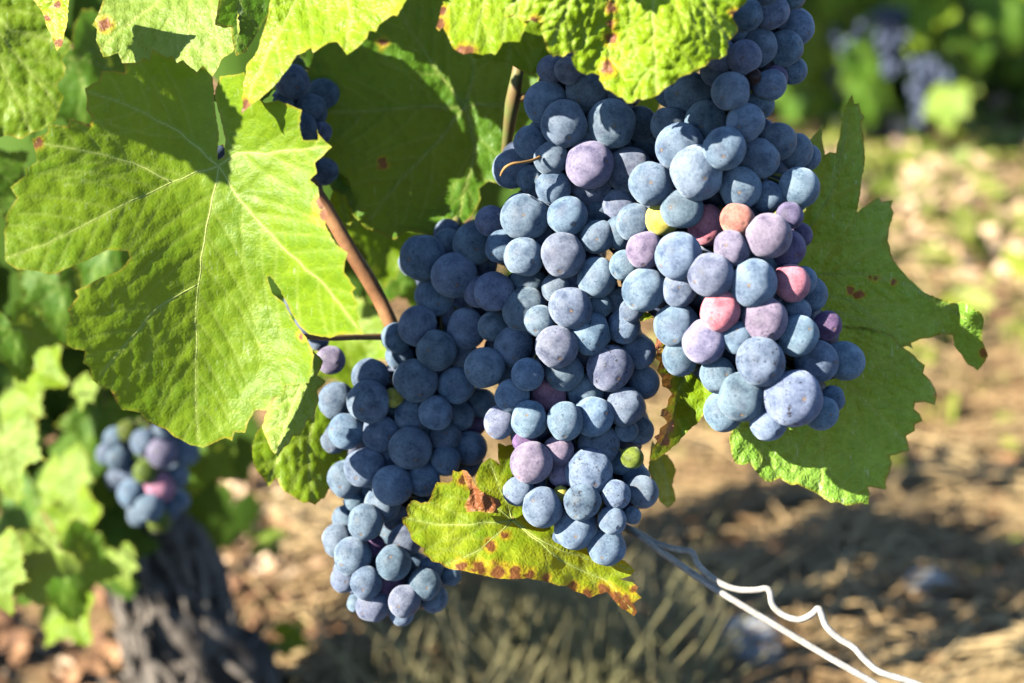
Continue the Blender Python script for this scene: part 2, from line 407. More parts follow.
ff_ = np.array(fwd); uu_ = np.array(upv); rr_ = np.array(rgt); cc_ = np.array(CAM)
def leaf(label, outline, veins, ctrl, base, mat='leaf', sp=3.0, brown=(), bulge=1.0, seed=1, cell=13.0, dome=0.5, petiole=None, group='leaves of the fruiting vine', parts=None):
    """a leaf whose outline, veins and bends were measured on the photograph, standing at its own distance"""
    node = veins[0][0] if veins else outline[0]
    f = tps([(c[0], c[1], c[2] / 1000.0) for c in ctrl]) if ctrl else (lambda x, y: np.zeros_like(x))
    loc = np.array(P(node[0], node[1], base + float(f(np.array([float(node[0])]), np.array([float(node[1])]))[0])))
    def mapf(x, y, h):
        d = base + f(x, y) - h
        return cc_ + d[:, None] * ff_ + ((x - 512) / FPX * d)[:, None] * rr_ - ((y - 341.5) / FPX * d)[:, None] * uu_ - loc
    root = empty('vine_leaf', Vector(loc)); tag(root, label, 'leaf', group)
    for ol in ([outline] if parts is None else [outline] + parts):
        vs_ = [v for v in veins] if parts is None else [v for v in veins if inside(np.array([float(v[-1][0])]), np.array([float(v[-1][1])]), ol)[0]]
        me, vm = leaf_mesh(ol, vs_, mapf, M[mat], sp, brown, bulge, seed, 0.7, cell, dome)
        b = bpy.data.objects.new('blade', me); COL.objects.link(b); b.parent = root
        if vm: v = bpy.data.objects.new('veins', vm); COL.objects.link(v); v.parent = root
    if petiole:
        mb = MB(); pp = smooth_path([P(*p) for p in petiole]); mb.tube(pp, lerp_list([0.0011, 0.0009, 0.0012], len(pp)), 8)
        mb.build('petiole', M['petiole'], root, rel=loc)
    return root

# generic leaf prototypes (own local plane: x across, y towards the tip, z up from the upper face)
def generic_outline(seed, size=150):
    r = random.Random(seed); pts = []
    lobes = [(0, 1.0, 30), (R(58), 0.88, 26), (-R(58), 0.86, 26), (R(112), 0.70, 30), (-R(112), 0.72, 30)]
    lobes = [(a + r.uniform(-.1, .1), l * r.uniform(.92, 1.08), wd) for a, l, wd in lobes]
    n = 84
    for i in range(n):
        a = -math.pi + 2 * math.pi * (i + 0.5) / n
        rad = 0.64
        for la, ll, wd in lobes:
            dd = abs((a - la + math.pi) % (2 * math.pi) - math.pi); rad = max(rad, ll * (1 - 0.5 * (dd / R(wd)) ** 1.3) if dd < R(wd) * 1.2 else 0)
        if abs(a) > R(155): rad *= max(0.15, (math.pi - abs(a)) / R(25))
        rad *= (1.0 + (0.055 if i % 2 else -0.035) * r.uniform(.5, 1.3))
        pts.append((math.sin(a) * rad * size, math.cos(a) * rad * size))
    return pts, [(math.sin(a) * l * size * 0.93, math.cos(a) * l * size * 0.93) for a, l, _ in lobes]

def generic_meshes(seed, mat, sp=8.0, cup=0.10, droop=0.25, fold=0.12):
    ol, tips = generic_outline(seed)
    veins = [[(0, 0), (t[0] * .5 + rng.uniform(-3, 3), t[1] * .5), t] for t in tips]
    S = 0.0004
    def mapf(x, y, h):
        X = x * S; Y = y * S; rr = np.hypot(X, Y)
        z = fold * np.abs(X) - droop * np.where(Y > 0, Y * Y, 0.3 * Y * Y) / 0.06 - cup * rr * rr / 0.06 + 0.006 * sines(x, y, seed + 31, 120) + h * 1.5
        return np.stack([X, Y, z], -1)
    return leaf_mesh(ol, veins, mapf, M[mat], sp, (), 1.0, seed)

GEN = {}
for i, (k, mt) in enumerate((('a', 'leaf'), ('b', 'leaf_pale'), ('c', 'leaf_dark'), ('d', 'leaf'), ('e', 'leaf_autumn'))):
    GEN[k] = generic_meshes(50 + i * 7, mt, 7.0, cup=(-0.2, 0.25, 0.1, 0.3, -0.1)[i], droop=(0.3, 0.1, 0.3, 0.5, 0.4)[i], fold=(0.15, 0.05, -0.1, 0.2, 0.3)[i])

def orient(normal, tip):
    z = Vector(normal).normalized(); y = Vector(tip); y = (y - z * y.dot(z)).normalized(); x = y.cross(z)
    return Matrix((x, y, z)).transposed().to_quaternion()

def placed_leaf(label, px, py, d, size_px, kind='a', tip=(0, -1), tilt=(0, 0), group='leaves of the fruiting vine', parent=None, name='vine_leaf', petiole=True):
    """whole leaf at a point; tip and tilt in camera axes; size_px is its length seen in the photograph"""
    normal = -fwd + rgt * tilt[0] + upv * tilt[1]
    q = orient(normal, rgt * tip[0] + upv * tip[1])
    s = size_px / FPX * d / 0.10
    root = empty(name, P(px, py, d)); root.rotation_mode = 'QUATERNION'; root.rotation_quaternion = q; root.scale = (s, s, s)
    if label: tag(root, label, 'leaf', group)
    b, v = GEN[kind]
    o = bpy.data.objects.new('blade', b); COL.objects.link(o); o.parent = root
    if v: o = bpy.data.objects.new('veins', v); COL.objects.link(o); o.parent = root
    if petiole:
        mb = MB(); pp = smooth_path([(0, 0, 0), (0, -0.012, -0.012), (0.004, -0.03, -0.035), (0.01, -0.045, -0.06)]); mb.tube(pp, 0.0013, 6)
        mb.build('petiole', M['petiole'], root)
    return root

# ------------------------------------------------------------------ grapes
def grape_meshes():
    out = []
    for s in range(9):
        r = random.Random(100 + s); V = []; F = []; nu, nv = 32, 20
        for j in range(nv + 1):
            th = math.pi * j / nv
            for i in range(nu if 0 < j < nv else 1):
                ph = 2 * math.pi * i / nu; V.append(Vector((math.sin(th) * math.cos(ph), math.sin(th) * math.sin(ph), math.cos(th))))
        def idx(j, i): return 0 if j == 0 else (1 + (nv - 1) * nu if j == nv else 1 + (j - 1) * nu + i % nu)
        for j in range(nv):
            for i in range(nu):
                if j == 0: F.append((0, idx(1, i), idx(1, i + 1)))
                elif j == nv - 1: F.append((idx(j, i), idx(nv, 0), idx(j, i + 1)))
                else: F.append((idx(j, i), idx(j + 1, i), idx(j + 1, i + 1), idx(j, i + 1)))
        # gentle pressure facets
        fac = [(Vector((r.gauss(0, 1), r.gauss(0, 1), r.gauss(0, 0.5))).normalized(), r.uniform(0.83, 0.93)) for _ in range(5)]
        lop = Vector((r.gauss(0, .05), r.gauss(0, .05), 0))
        for k, v in enumerate(V):
            m = 1.0
            for n_, lim in fac:
                dd = v.dot(n_)
                if dd > lim: m *= 1 - 0.55 * (dd - lim)
                # rounded shoulder
            m *= 1 + lop.dot(v)
            V[k] = Vector((v.x * m, v.y * m, v.z * m * (1.03 if v.z < 0 else 1.0)))
        me = bpy.data.meshes.new('grape'); me.from_pydata([tuple(v) for v in V], [], F)
        me.polygons.foreach_set('use_smooth', [True] * len(me.polygons)); me.materials.append(M['grape']); me.update(); out.append(me)
    return out
GM = grape_meshes()
GC = {'b': (0.200, 0.272, 0.365), 'p': (0.29, 0.255, 0.36), 'k': (0.64, 0.27, 0.34), 'o': (0.52, 0.25, 0.20), 'y': (0.62, 0.56, 0.13),
      'g': (0.18, 0.25, 0.04), 'd': (0.15, 0.12, 0.22), 'u': (0.20, 0.12, 0.25), 'r': (0.03, 0.018, 0.02)}
GL = {'k': 'pink half-ripe grape', 'o': 'peach-pink half-ripe grape', 'y': 'yellow unripe grape', 'g': 'green unripe grape', 'r': 'shrivelled dark grape'}

RIM = [(math.cos(a), math.sin(a)) for a in np.linspace(0, 6.28, 11)[:-1]]
def bunch(label, data, d0, axis, W, thick, fill, cap=100, seed=1, dark=1.0, scabs=(), stemtop=None, group='ripening grape bunches', shade=None):
    """data: x y r colour layer; grapes are set one behind another so that they touch without sinking into each other"""
    r = random.Random(seed); G = []
    for ln in data.strip().replace('\n', ';').split(';'):
        if not ln.strip(): continue
        q = ln.split(); G.append([float(q[0]), float(q[1]), float(q[2]) * 1.04, q[3], int(q[4])])
    ax_y = [a[1] for a in axis]; ax_x = [a[0] for a in axis]
    def basez(x, y):
        cx = np.interp(y, ax_y, ax_x); u = min(1.0, abs(x - cx) / (W * 1.08))
        return d0 + W * d0 / FPX * 0.85 * (1 - math.sqrt(1 - u * u))
    G.sort(key=lambda g: (g[4], basez(g[0], g[1])))
    placed = []
    for x, y, rp, c, L in G:
        d = basez(x, y) + L * 0.002
        for (x2, y2, r2, d2, _) in placed:
            dx = math.hypot(x - x2, y - y2)
            if dx < rp + r2:
                S = 0.86 * (rp + r2)
                if S > dx: d = max(d, d2 + math.sqrt(S * S - dx * dx) * d0 / FPX)
        placed.append((x, y, rp, d, c))
    nvis = len(placed); tries = 0; fills = []
    cand = []
    x0 = min(g[0] for g in placed); x1 = max(g[0] for g in placed); y0 = min(g[1] for g in placed); y1 = max(g[1] for g in placed)
    for dz in (0.006, 0.013, 0.020, 0.028, 0.036):
        for yy in np.arange(y0, y1, 7):
            for xx in np.arange(x0, x1, 7): cand.append((xx + r.uniform(-2, 2), yy + r.uniform(-2, 2), dz))
    for x, y, dz in cand:
        rp = r.uniform(15, 20); d = basez(x, y) + dz
        if dz > thick: break
        if any(not any((x + rp * ca - q[0]) ** 2 + (y + rp * sa - q[1]) ** 2 < (q[2] * 1.03) ** 2 for q in placed) for ca, sa in RIM): continue
        ok = True
        for i, (x2, y2, r2, d2, _) in enumerate(placed + fills):
            dx = math.hypot(x - x2, y - y2)
            if dx < rp + r2:
                if i < nvis and d < d2 + 0.5 * rp * d0 / FPX: ok = False; break
                if math.hypot(dx, (d - d2) * FPX / d0) < 0.72 * (rp + r2): ok = False; break
        if ok: fills.append((x, y, rp, d, 'b'))
    print('bunch', nvis, len(fills))
    cxm = P(np.interp(ax_y[0], ax_y, ax_x), ax_y[0], d0 + W * d0 / FPX * 0.8)
    root = empty('grape_bunch', cxm); tag(root, label, 'grape bunch', group)
    mb = MB(); axis3 = [P(a[0], a[1], d0 + W * d0 / FPX * 0.85) for a in axis]
    top = [P(*s) for s in (stemtop or [])]
    pth = smooth_path(list(reversed(top)) + axis3); mb.tube(pth, lerp_list([0.0022, 0.002, 0.0016, 0.0012, 0.0008], len(pth)), 8)
    extra = []
    for k, (x, y, rp, d, c) in enumerate(placed + fills):
        pos = P(x, y, d); rad = rp * d / FPX
        cx = np.interp(y, ax_y, ax_x)
        out = rgt * ((x - cx) / W * 0.8 + r.gauss(0, 0.45)) + upv * (-0.40 + r.gauss(0, 0.40)) - fwd * 0.8
        if k >= nvis: out = rgt * ((x - cx) / W) + fwd * 0.7
        out.normalize()
        if k < cap:
            o = bpy.data.objects.new('grape', GM[r.randrange(9)]); COL.objects.link(o); o.parent = root
            o.rotation_mode = 'QUATERNION'; o.rotation_quaternion = out.to_track_quat('Z', 'Y') @ Quaternion((0, 0, 1), r.uniform(0, 6.28))
            o.location = pos - cxm; e = r.uniform(0.96, 1.04); o.scale = (rad * e, rad / e, rad * r.uniform(0.96, 1.06))
            if c == 'b' and r.random() < 0.12: c = 'p2'
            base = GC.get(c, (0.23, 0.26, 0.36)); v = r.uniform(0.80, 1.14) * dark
            o.color = (base[0] * v * r.uniform(.92, 1.08), base[1] * v, base[2] * v * r.uniform(.95, 1.05), 1)
            if c in GL: o['label'] = GL[c]
            o['scab'] = 1.0 if any(abs(x - a) < 3 and abs(y - b) < 3 for a, b in scabs) else 0.0
        else:
            extra.append((pos - cxm, rad))
        a3 = min(axis3, key=lambda q: (q - pos).length)
        st = pos - out * rad * 0.9; mb.tube([st, st.lerp(a3, 0.5) + Vector((0, 0, 0.002)), a3], [0.0007, 0.0006, 0.0007], 5, False)
    mb.build('stem', M['stem'], root, rel=cxm)
    if extra:
        V = []; F = []
        for p, rad in extra:
            b0 = len(V); g = GM[0]; V += [p + v.co * rad for v in g.vertices]; F += [tuple(b0 + i for i in f.vertices) for f in g.polygons]
        o = link_mesh('hidden_grapes', V, F, M['grape_plain'], root); o['kind'] = 'stuff'
    return root
M['grape_plain'] = simple_mat('grape_dark', (0.07, 0.09, 0.15), 0.5, 0.3, 0.4, 200, 0.05, col2=(0.02, 0.03, 0.06))

# ------------------------------------------------------------------ ground and litter
def ground_mat():
    N = NT('vineyard_soil'); tc = N.n('ShaderNodeTexCoord').outputs['Object']
    n1 = N.noise(tc, 3.0, 5, 0.6); n2 = N.noise(tc, 28.0, 6, 0.7); n3 = N.noise(tc, 120.0, 3, 0.6); n4 = N.noise(tc, 7.0, 4, 0.6)
    col = N.mix(N.ramp(n2, 0.35, 0.68), c4(0.075, 0.045, 0.028), c4(0.27, 0.165, 0.085))
    col = N.mix(N.ramp(n1, 0.45, 0.65, 0.0, 0.7), col, c4(0.33, 0.215, 0.11))
    col = N.mix(N.ramp(n4, 0.56, 0.68, 0.0, 0.65), col, c4(0.10, 0.12, 0.025))
    col = N.mix(N.ramp(n3, 0.62, 0.75, 0.0, 0.6), col, c4(0.42, 0.33, 0.22))
    b = N.n('ShaderNodeBsdfPrincipled'); N.setin(b, 'Base Color', col); N.setin(b, 'Roughness', 0.95); N.setin(b, 'Specular IOR Level', 0.1)
    bp = N.n('ShaderNodeBump'); N.setin(bp, 'Strength', 0.8); N.setin(bp, 'Distance', 0.012); N.setin(bp, 'Height', N.math('ADD', n2, N.math('MULTIPLY', n3, 0.3)))
    N.setin(b, 'Normal', bp.outputs[0]); N.t.links.new(b.outputs[0], N.out.inputs[0]); return N.m
M['soil'] = ground_mat()

def zg(x, y):
    a = np.array([x], float); b = np.array([y], float)
    return float((0.012 * sines(a * 100, b * 100, 4, 38) + 0.018 * sines(a * 100, b * 100, 8, 110))[0])
gx = sorted(set([round(v, 3) for v in np.arange(-1.8, 3.0, 0.05)] + [-150, -40, -12, -5, -3, 4, 6, 12, 40, 150]))
gy = sorted(set([round(v, 3) for v in np.arange(0.2, 4.6, 0.05)] + [-150, -30, -6, -2, -0.8, 5.5, 8, 14, 40, 150]))
V = [(x, y, zg(x, y) if (-1.8 <= x <= 3 and .2 <= y <= 4.6) else 0) for y in gy for x in gx]
nx = len(gx); F = [(j * nx + i, j * nx + i + 1, (j + 1) * nx + i + 1, (j + 1) * nx + i) for j in range(len(gy) - 1) for i in range(nx - 1)]
tag(link_mesh('ground', V, F, M['soil']), kind='structure')

M['straw'] = simple_mat('dry_straw', (0.44, 0.33, 0.17), 0.7, 0.2, 0.4, 9, 0.0, col2=(0.24, 0.15, 0.075))
M['litter'] = simple_mat('dead_leaf_litter', (0.34, 0.19, 0.10), 0.75, 0.2, 0.5, 55, 0.0, col2=(0.09, 0.045, 0.026))
M['weed'] = simple_mat('weeds', (0.17, 0.20, 0.025), 0.6, 0.3, 0.4, 12, 0.0, col2=(0.08, 0.12, 0.012))
M['hay'] = simple_mat('dry_grass', (0.36, 0.31, 0.17), 0.7, 0.2, 0.4, 15, 0.0, col2=(0.16, 0.16, 0.075))
M['stone'] = simple_mat('pale_stone', (0.74, 0.72, 0.68), 0.85, 0.2, 0.35, 60, 0.4)

r = random.Random(21)
mb = MB()
for k in range(2600):
    px = r.uniform(250, 1100); py = r.uniform(380, 760) if r.random() < .7 else r.uniform(150, 420)
    g = ground_pt(px, py); a = r.gauss(0.15, 0.7); ln = r.uniform(0.04, 0.22)
    dv = Vector((math.cos(a), math.sin(a), r.uniform(-.08, .18))) * ln
    z = zg(g.x, g.y) + r.uniform(0.002, 0.02); p0 = Vector((g.x, g.y, z)); mid = p0 + dv * .5 + Vector((r.uniform(-.02, .02), r.uniform(-.02, .02), r.uniform(0, .015)))
    rd = r.uniform(0.0006, 0.0017)
    mb.tube([p0, mid, p0 + dv], [rd, rd, rd * .6], 5, False)
tag(mb.build('straw', M['straw']), kind='stuff')

def litter(name, mat, n, size, area, seed, stand=0.5, bias=None):
    r = random.Random(seed); V = []; F = []
    for k in range(n):
        px, py = area(r); g = ground_pt(px, py); s = r.uniform(*size); z = zg(g.x, g.y) + s * 0.3
        q = Quaternion((r.gauss(0, stand), r.gauss(0, stand), 0, 0)) ; q = (Matrix.Rotation(r.uniform(0, 6.28), 3, 'Z') @ Matrix.Rotation(r.gauss(0, stand), 3, 'X') @ Matrix.Rotation(r.gauss(0, stand), 3, 'Y'))
        b0 = len(V); m = 7; cup = r.uniform(-.5, .6)
        V.append(Vector((g.x, g.y, z)))
        for i in range(m):
            a = 6.283 * i / m; rad = s * r.uniform(.55, 1.1)
            V.append(Vector((g.x, g.y, z)) + q @ Vector((math.cos(a) * rad, math.sin(a) * rad * .8, cup * rad * r.uniform(.3, 1))))
        for i in range(m): F.append((b0, b0 + 1 + i, b0 + 1 + (i + 1) % m))
    tag(link_mesh(name, V, F, mat, None, False), kind='stuff')
litter('dead_leaves', M['litter'], 2400, (0.006, 0.019), lambda r: (r.uniform(-80, 1120), r.uniform(170, 760)), 5)
M['bleached'] = simple_mat('bleached_leaf', (0.62, 0.47, 0.33), 0.6, 0.3, 0.3, 40, 0.0, col2=(0.42, 0.27, 0.16))
litter('bleached_leaves', M['bleached'], 620, (0.004, 0.013), lambda r: (r.uniform(-40, 1100), r.uniform(150, 740)), 6, .7)
litter('bleached_leaves', M['bleached'], 260, (0.006, 0.014), lambda r: (r.gauss(300, 60), r.gauss(515, 45)), 16, .7)
litter('bleached_leaves', M['bleached'], 420, (0.010, 0.03), lambda r: (r.gauss(930, 90), r.gauss(200, 45)), 17, .5)
litter('weeds', M['weed'], 520, (0.012, 0.035), lambda r: (r.uniform(760, 1120) if r.random() < .75 else r.uniform(200, 760), r.gauss(260, 90)), 9, 0.9)
litter('weeds', M['weed'], 230, (0.015, 0.04), lambda r: (r.gauss(940, 90), r.gauss(175, 45)), 19, 1.1)
# tuft of dry grass beneath the bunches
mb = MB(); r = random.Random(3)
for k in range(620):
    px = r.gauss(530, 75); py = r.uniform(650, 790)
    g = ground_pt(px, py); h = r.uniform(0.05, 0.15); bend = Vector((r.gauss(0, .03), r.gauss(0, .03), 0)); p = Vector((g.x, g.y, zg(g.x, g.y) - .002))
    mb.tube([p, p + bend * .3 + Vector((0, 0, h * .55)), p + bend + Vector((0, 0, h))], [.0012, .0009, .0003], 4, False)
tag(mb.build('dry_grass', M['hay']), kind='stuff')

def stone(label, px, py, size, seed):
    r = random.Random(seed); import bmesh
    bm = bmesh.new(); bmesh.ops.create_icosphere(bm, subdivisions=3, radius=1)
    for v in bm.verts:
        c = np.array([v.co.x * 100 + v.co.z * 37]), np.array([v.co.y * 100 + v.co.z * 51])
        v.co *= 1 + 0.22 * float(sines(c[0], c[1], seed, 150)[0])
        v.co = Vector((v.co.x * size, v.co.y * size * .8, v.co.z * size * .6))
    me = bpy.data.meshes.new('stone'); bm.to_mesh(me); bm.free(); me.polygons.foreach_set('use_smooth', [True] * len(me.polygons))
    me.materials.append(M['stone']); o = bpy.data.objects.new('stone', me); COL.objects.link(o)
    g = ground_pt(px, py); o.location = (g.x, g.y, zg(g.x, g.y) + size * .4); o.rotation_euler = (0, 0, r.uniform(0, 3)); tag(o, label, 'stone', 'pale stones on the soil')
stone('small rounded white stone lying on straw at the right of the wire', 932, 592, 0.022, 2)
stone('flat pale grey stone on the straw just above the wire waves', 752, 645, 0.030, 5)
stone('small grey stone between bleached leaves near the old trunk', 320, 500, 0.012, 8)

# ------------------------------------------------------------------ old trunk of the vine (behind the left leaves)
tr = empty('old_vine', ground_pt(205, 745)); tag(tr, 'gnarled grey old vine trunk rising from leaf litter in the shade', 'old vine')
b0 = tr.location.copy(); MBt = MB()
tp = smooth_path([b0 - Vector((0, 0, .03)), b0 + Vector((0.0, .01, .05)), b0 + Vector((-.015, .02, .10)), b0 + Vector((-.045, .05, .17)), b0 + Vector((-.07, .08, .26)), b0 + Vector((-.05, .10, .42))], 6)
MBt.tube(tp, lerp_list([.046, .038, .030, .024, .022, .021], len(tp)), 28)
rt = random.Random(4)
for i, v in enumerate(MBt.v):
    ang = (i % 28) * .9; MBt.v[i] = v + (v - tp[min(i // 28, len(tp) - 1)]) * (0.22 * math.sin(ang * 2.1 + v.z * 46) + 0.22 * math.sin(ang * .7 + v.z * 85) + rt.uniform(-.12, .12))
MBt.build('trunk', M['bark'], tr, rel=b0)
mb = MB()
tl = [p_ - b0 for p_ in tp]; trr = lerp_list([.046, .038, .030, .024, .022, .021], len(tp))
for k in range(70):
    a = rt.uniform(2.9, 6.5); i0 = rt.randrange(1, len(tl) - 9); n_ = rt.randrange(4, 9); st_ = []
    for m_ in range(n_):
        a += rt.gauss(0, .09); off_ = trr[i0 + m_] * (1.16 + .14 * math.sin(m_ * 1.3 + k)) + (0.006 if m_ == n_ - 1 else 0)
        st_.append(tl[i0 + m_] + Vector((math.cos(a), math.sin(a), 0)) * off_)
    mb.tube(smooth_path(st_, 3), lerp_list([.001, rt.uniform(.0025, .005), .003, .0012], (n_ - 1) * 3 + 1), 5)
mb.build('peeling_bark', simple_mat('loose_bark', (.20, .175, .155), .9, .1, .6, 70, .8), tr)

# ------------------------------------------------------------------ neighbouring row (top right, out of focus)
def far_vine(label, spots, seed, trunk_px, bunches):
    r = random.Random(seed); g0 = ground_pt(*trunk_px)
    root = empty('vine_plant', g0); tag(root, label, 'grapevine', 'vines of the neighbouring row')
    mb = MB(); pp = smooth_path([Vector((0, 0, -.03)), Vector((.02, 0, .15)), Vector((-.01, .02, .3)), Vector((.05, 0, .5)), Vector((.0, 0, .75))]); mb.tube(pp, lerp_list([.04, .03, .028, .025, .015], len(pp)), 10)
    mb.build('trunk', M['bark'], root)
    for (px, py, d, s, kind, tip, tilt) in spots:
        o = placed_leaf(None, px, py, d, s, kind, tip, tilt, None, name='leaf', petiole=False); o.parent = root; o.location = o.location - g0
        for ch in list(o.children):
            if ch.name.startswith('veins'): bpy.data.objects.remove(ch)
    for i, (px, py, d, n, lab) in enumerate(bunches):
        ms = MB(); V = []; F = []; c = P(px, py, d)
        for k in range(n):
            t = k / n; p = c + Vector((r.gauss(0, .017 * (1.1 - t)), r.gauss(0, .017 * (1.1 - t)), .05 - .11 * t)); b = len(V)
            V += [p - c + v.co * .008 for v in GM[k % 5].vertices]; F += [tuple(b + q for q in f.vertices) for f in GM[k % 5].polygons]
        o = link_mesh('grape_bunch', V, F, M['grape_plain']); o.location = c; tag(o, lab, 'grape bunch', 'blurred bunches of the neighbouring row')
r = random.Random(12); sp = []
for (x, y, s, k, tilt) in [(905, 40, 90, 'a', (-.4, .4)), (957, 62, 88, 'b', (-.7, .5)), (948, 98, 60, 'b', (-.7, .4)), (868, 55, 80, 'c', (.2, .1)), (840, 18, 90, 'c', (.1, .2)), (880, 12, 70, 'a', (-.5, .6)),
                           (925, 8, 80, 'a', (-.5, .5)), (965, 20, 70, 'c', (.2, .3)), (1005, -5, 90, 'c', (.1, .3)), (870, 95, 60, 'c', (.2, 0)), (800, 40, 90, 'c', (0, .3)), (1040, 30, 90, 'c', (.3, 0)), (760, 20, 100, 'c', (0, .2)),
                           (850, -30, 110, 'a', (-.3, .5)), (940, -40, 110, 'a', (-.4, .5)), (1030, -50, 100, 'a', (-.5, .5)), (992, 35, 60, 'c', (.3, -.1)), (830, 75, 60, 'c', (.3, .0))]:
    sp.append((x, y, r.uniform(2.35, 2.6), s * 0.95, k, (r.uniform(-.5, .5), -1), tilt))
for k in range(82):
    sp.append((r.uniform(740, 1080), r.uniform(-60, 108), r.uniform(2.65, 3.1), r.uniform(80, 125), 'c', (r.uniform(-.6, .6), -1), (r.uniform(-.4, .4), r.uniform(-.2, .5))))
far_vine('blurred leafy grapevine of the next row with dark bunches beyond the dry ground', sp, 31, (1085, 165),
         [(925, 92, 2.40, 90, 'dark blurred bunch hanging lowest beneath a bright leaf of the far vine'), (892, 40, 2.40, 70, 'dark blurred bunch among leaves at the top of the far vine'),
          (975, 5, 2.45, 45, 'dark blue blurred bunch at the upper right edge of the far vine'), (845, 62, 2.45, 60, 'dark blurred bunch of the far vine nearest the big right bunch')])

# ------------------------------------------------------------------ canes, wire
def cane(name, label, cat, pts, radii, mat, extra=None):
    root = empty(name, P(*pts[0])); tag(root, label, cat); loc = root.location.copy()
    mb = MB(); pp = smooth_path([P(*p) for p in pts], 8); rl = lerp_list(radii, len(pp))
    mb.tube(pp, rl, 14); mb.build('cane' if name != 'cane' else 'shoot', mat, root, rel=loc)
    for nm, ep, er, em in (extra or []):
        mb = MB(); pp = smooth_path([P(*p) for p in ep], 8); mb.tube(pp, lerp_list(er, len(pp)), 10); mb.build(nm, em, root, rel=loc)
    return root
cane('vine_shoot', 'orange-brown woody shoot running down behind the big left leaf to the left bunch', 'vine shoot',
     [(180, 120, .49), (240, 145, .496), (290, 165, .502), (322, 203, .507), (350, 250, .51), (376, 293, .515), (398, 338, .52), (430, 400, .545), (460, 470, .56)],
     [.0026, .0027, .0031, .0026, .0028, .0026, .0026, .0022], M['cane'],
     [('side_twig', [(300, 336, .488), (330, 338, .496), (360, 337, .505), (396, 337, .516)], [.0008, .001, .0011, .0013], M['petiole'])])
cane('vine_shoot', 'greenish brown shoot standing behind the top of the middle bunch', 'vine shoot',
     [(524, -60, .50), (521, 20, .50), (519, 62, .502), (512, 105, .507), (505, 160, .53)], [.0022, .0021, .0019, .0026, .0015], M['stem'],
     [('side_twig', [(514, 100, .506), (528, 96, .505), (545, 92, .51)], [.0016, .0013, .001], M['petiole'])])
cane('vine_shoot', 'main shoot crossing above the bunches from which they hang', 'vine shoot',
     [(-200, 60, .56), (80, -30, .53), (300, -70, .51), (520, -110, .50), (700, -120, .49), (950, -150, .49), (1250, -120, .52)], [.004, .004, .0042, .004, .0038, .0035, .003], M['cane'])
o = MB(); pp = smooth_path([P(*p) for p in [(540, 157, .4665), (532, 160.5, .463), (521, 162.5, .460), (513, 163.5, .459), (506, 167, .459), (502, 172, .460), (500.5, 176, .461)]], 5)
o.tube(pp, lerp_list([.0006, .0004, .0005, .0003], len(pp)), 7)
tag(o.build('tendril', M['tendril'], rel=(0, 0, 0)), 'thin dry brown tendril lying on dark grapes at the left top of the middle bunch', 'tendril')

wr = empty('trellis_wire', P(628, 529, .515)); tag(wr, 'white coated trellis wire with a second wavy wire twisted along it', 'wire'); wl = wr.location.copy()
mb = MB(); pp = smooth_path([P(*p) for p in [(560, 480, .56), (600, 510, .535), (627, 529, .515), (643, 539, .508), (680, 565, .509), (717, 590, .503), (770, 622, .496), (820, 652, .490), (860, 675, .485), (900, 698, .480), (1000, 752, .47)]], 6)
mb.tube(pp, [.00125] * len(pp), 12); mb.build('straight_strand', M['wire'], wr, rel=wl)
mb = MB(); pp = smooth_path([P(*p) for p in [(600, 508, 0.5360), (627, 527, 0.5150), (640, 534, 0.5115), (655, 543, 0.5096), (675, 549, 0.5071), (688, 551, 0.5055), (693, 554, 0.5049), (699, 566, 0.5041), (715, 580, 0.5021), (735, 589, 0.4996), (755, 590, 0.4971), (766, 588.5, 0.4958), (770, 593, 0.4953), (773, 606, 0.4949), (785, 616, 0.4934), (800, 619.5, 0.4915), (812, 614, 0.4900), (818, 608.5, 0.4893), (821, 613, 0.4889), (826, 626, 0.4883), (838, 638, 0.4868), (853, 647, 0.4849), (865, 660, 0.4834), (880, 672, 0.4815), (905, 680, 0.4784), (950, 697, 0.4728), (1000, 720, 0.4665)]], 5)
mb.tube(pp, [.00118] * len(pp), 12); mb.build('wavy_strand', M['wire'], wr, rel=wl)

# ------------------------------------------------------------------ foreground leaves
L1 = [(218,160),(219,135),(216,115),(213,78),(203,65),(197,72),(183,60),(177,63),(172,55),(168,58),(152,49),(150,60),(140,57),(142,62),(124,63),(125,73),(115,71),(102,71),(99,80),(85,88),(87,98),(86,110),(93,118),(89,124),(70,118),(68,126),(49,124),(47,133),(32,139),(35,152),(37,162),(25,168),(26,175),(10,187),(17,198),(7,213),(4,231),(5,260),(10,265),(18,270),(37,271),(50,275),(58,273),(88,260),(107,250),(128,251),(130,258),(120,270),(100,278),(75,291),(78,296),(67,310),(72,318),(66,328),(67,345),(73,349),(85,351),(83,363),(90,368),(92,380),(100,386),(110,388),(115,400),(122,410),(132,411),(140,413),(147,421),(157,426),(167,430),(173,436),(183,441),(190,445),(203,448),(212,444),(225,438),(232,441),(235,432),(245,433),(249,420),(256,410),(268,411),(273,398),(283,396),(285,386),(300,384),(309,383),(312,368),(314,355),(306,337),(299,328),(291,316),(284.3,303),(272,293),(268,280),(267.5,277),(270,276),(278,287),(285.6,301),(292.2,314.5),(300,326.5),(308.5,334),(330,338),(337,335),(364,334),(357,321),(360,319),(355,307),(359,306),(352,292),(356,288),(344,272),(345,261),(348,253),(335,243),(330,233),(325,225),(328,213),(320,200),(318,187),(310,180),(317,173),(315,163),(324,155),(332,147),(322,138),(318,133),(317,128),(318,140),(303,140),(300,130),(300,118),(302,110),(290,105),(278,100),(265,103),(255,93),(244,72),(233,75),(220,76),(216,88),(215,97),(220,117),(225,137),(225,157)]
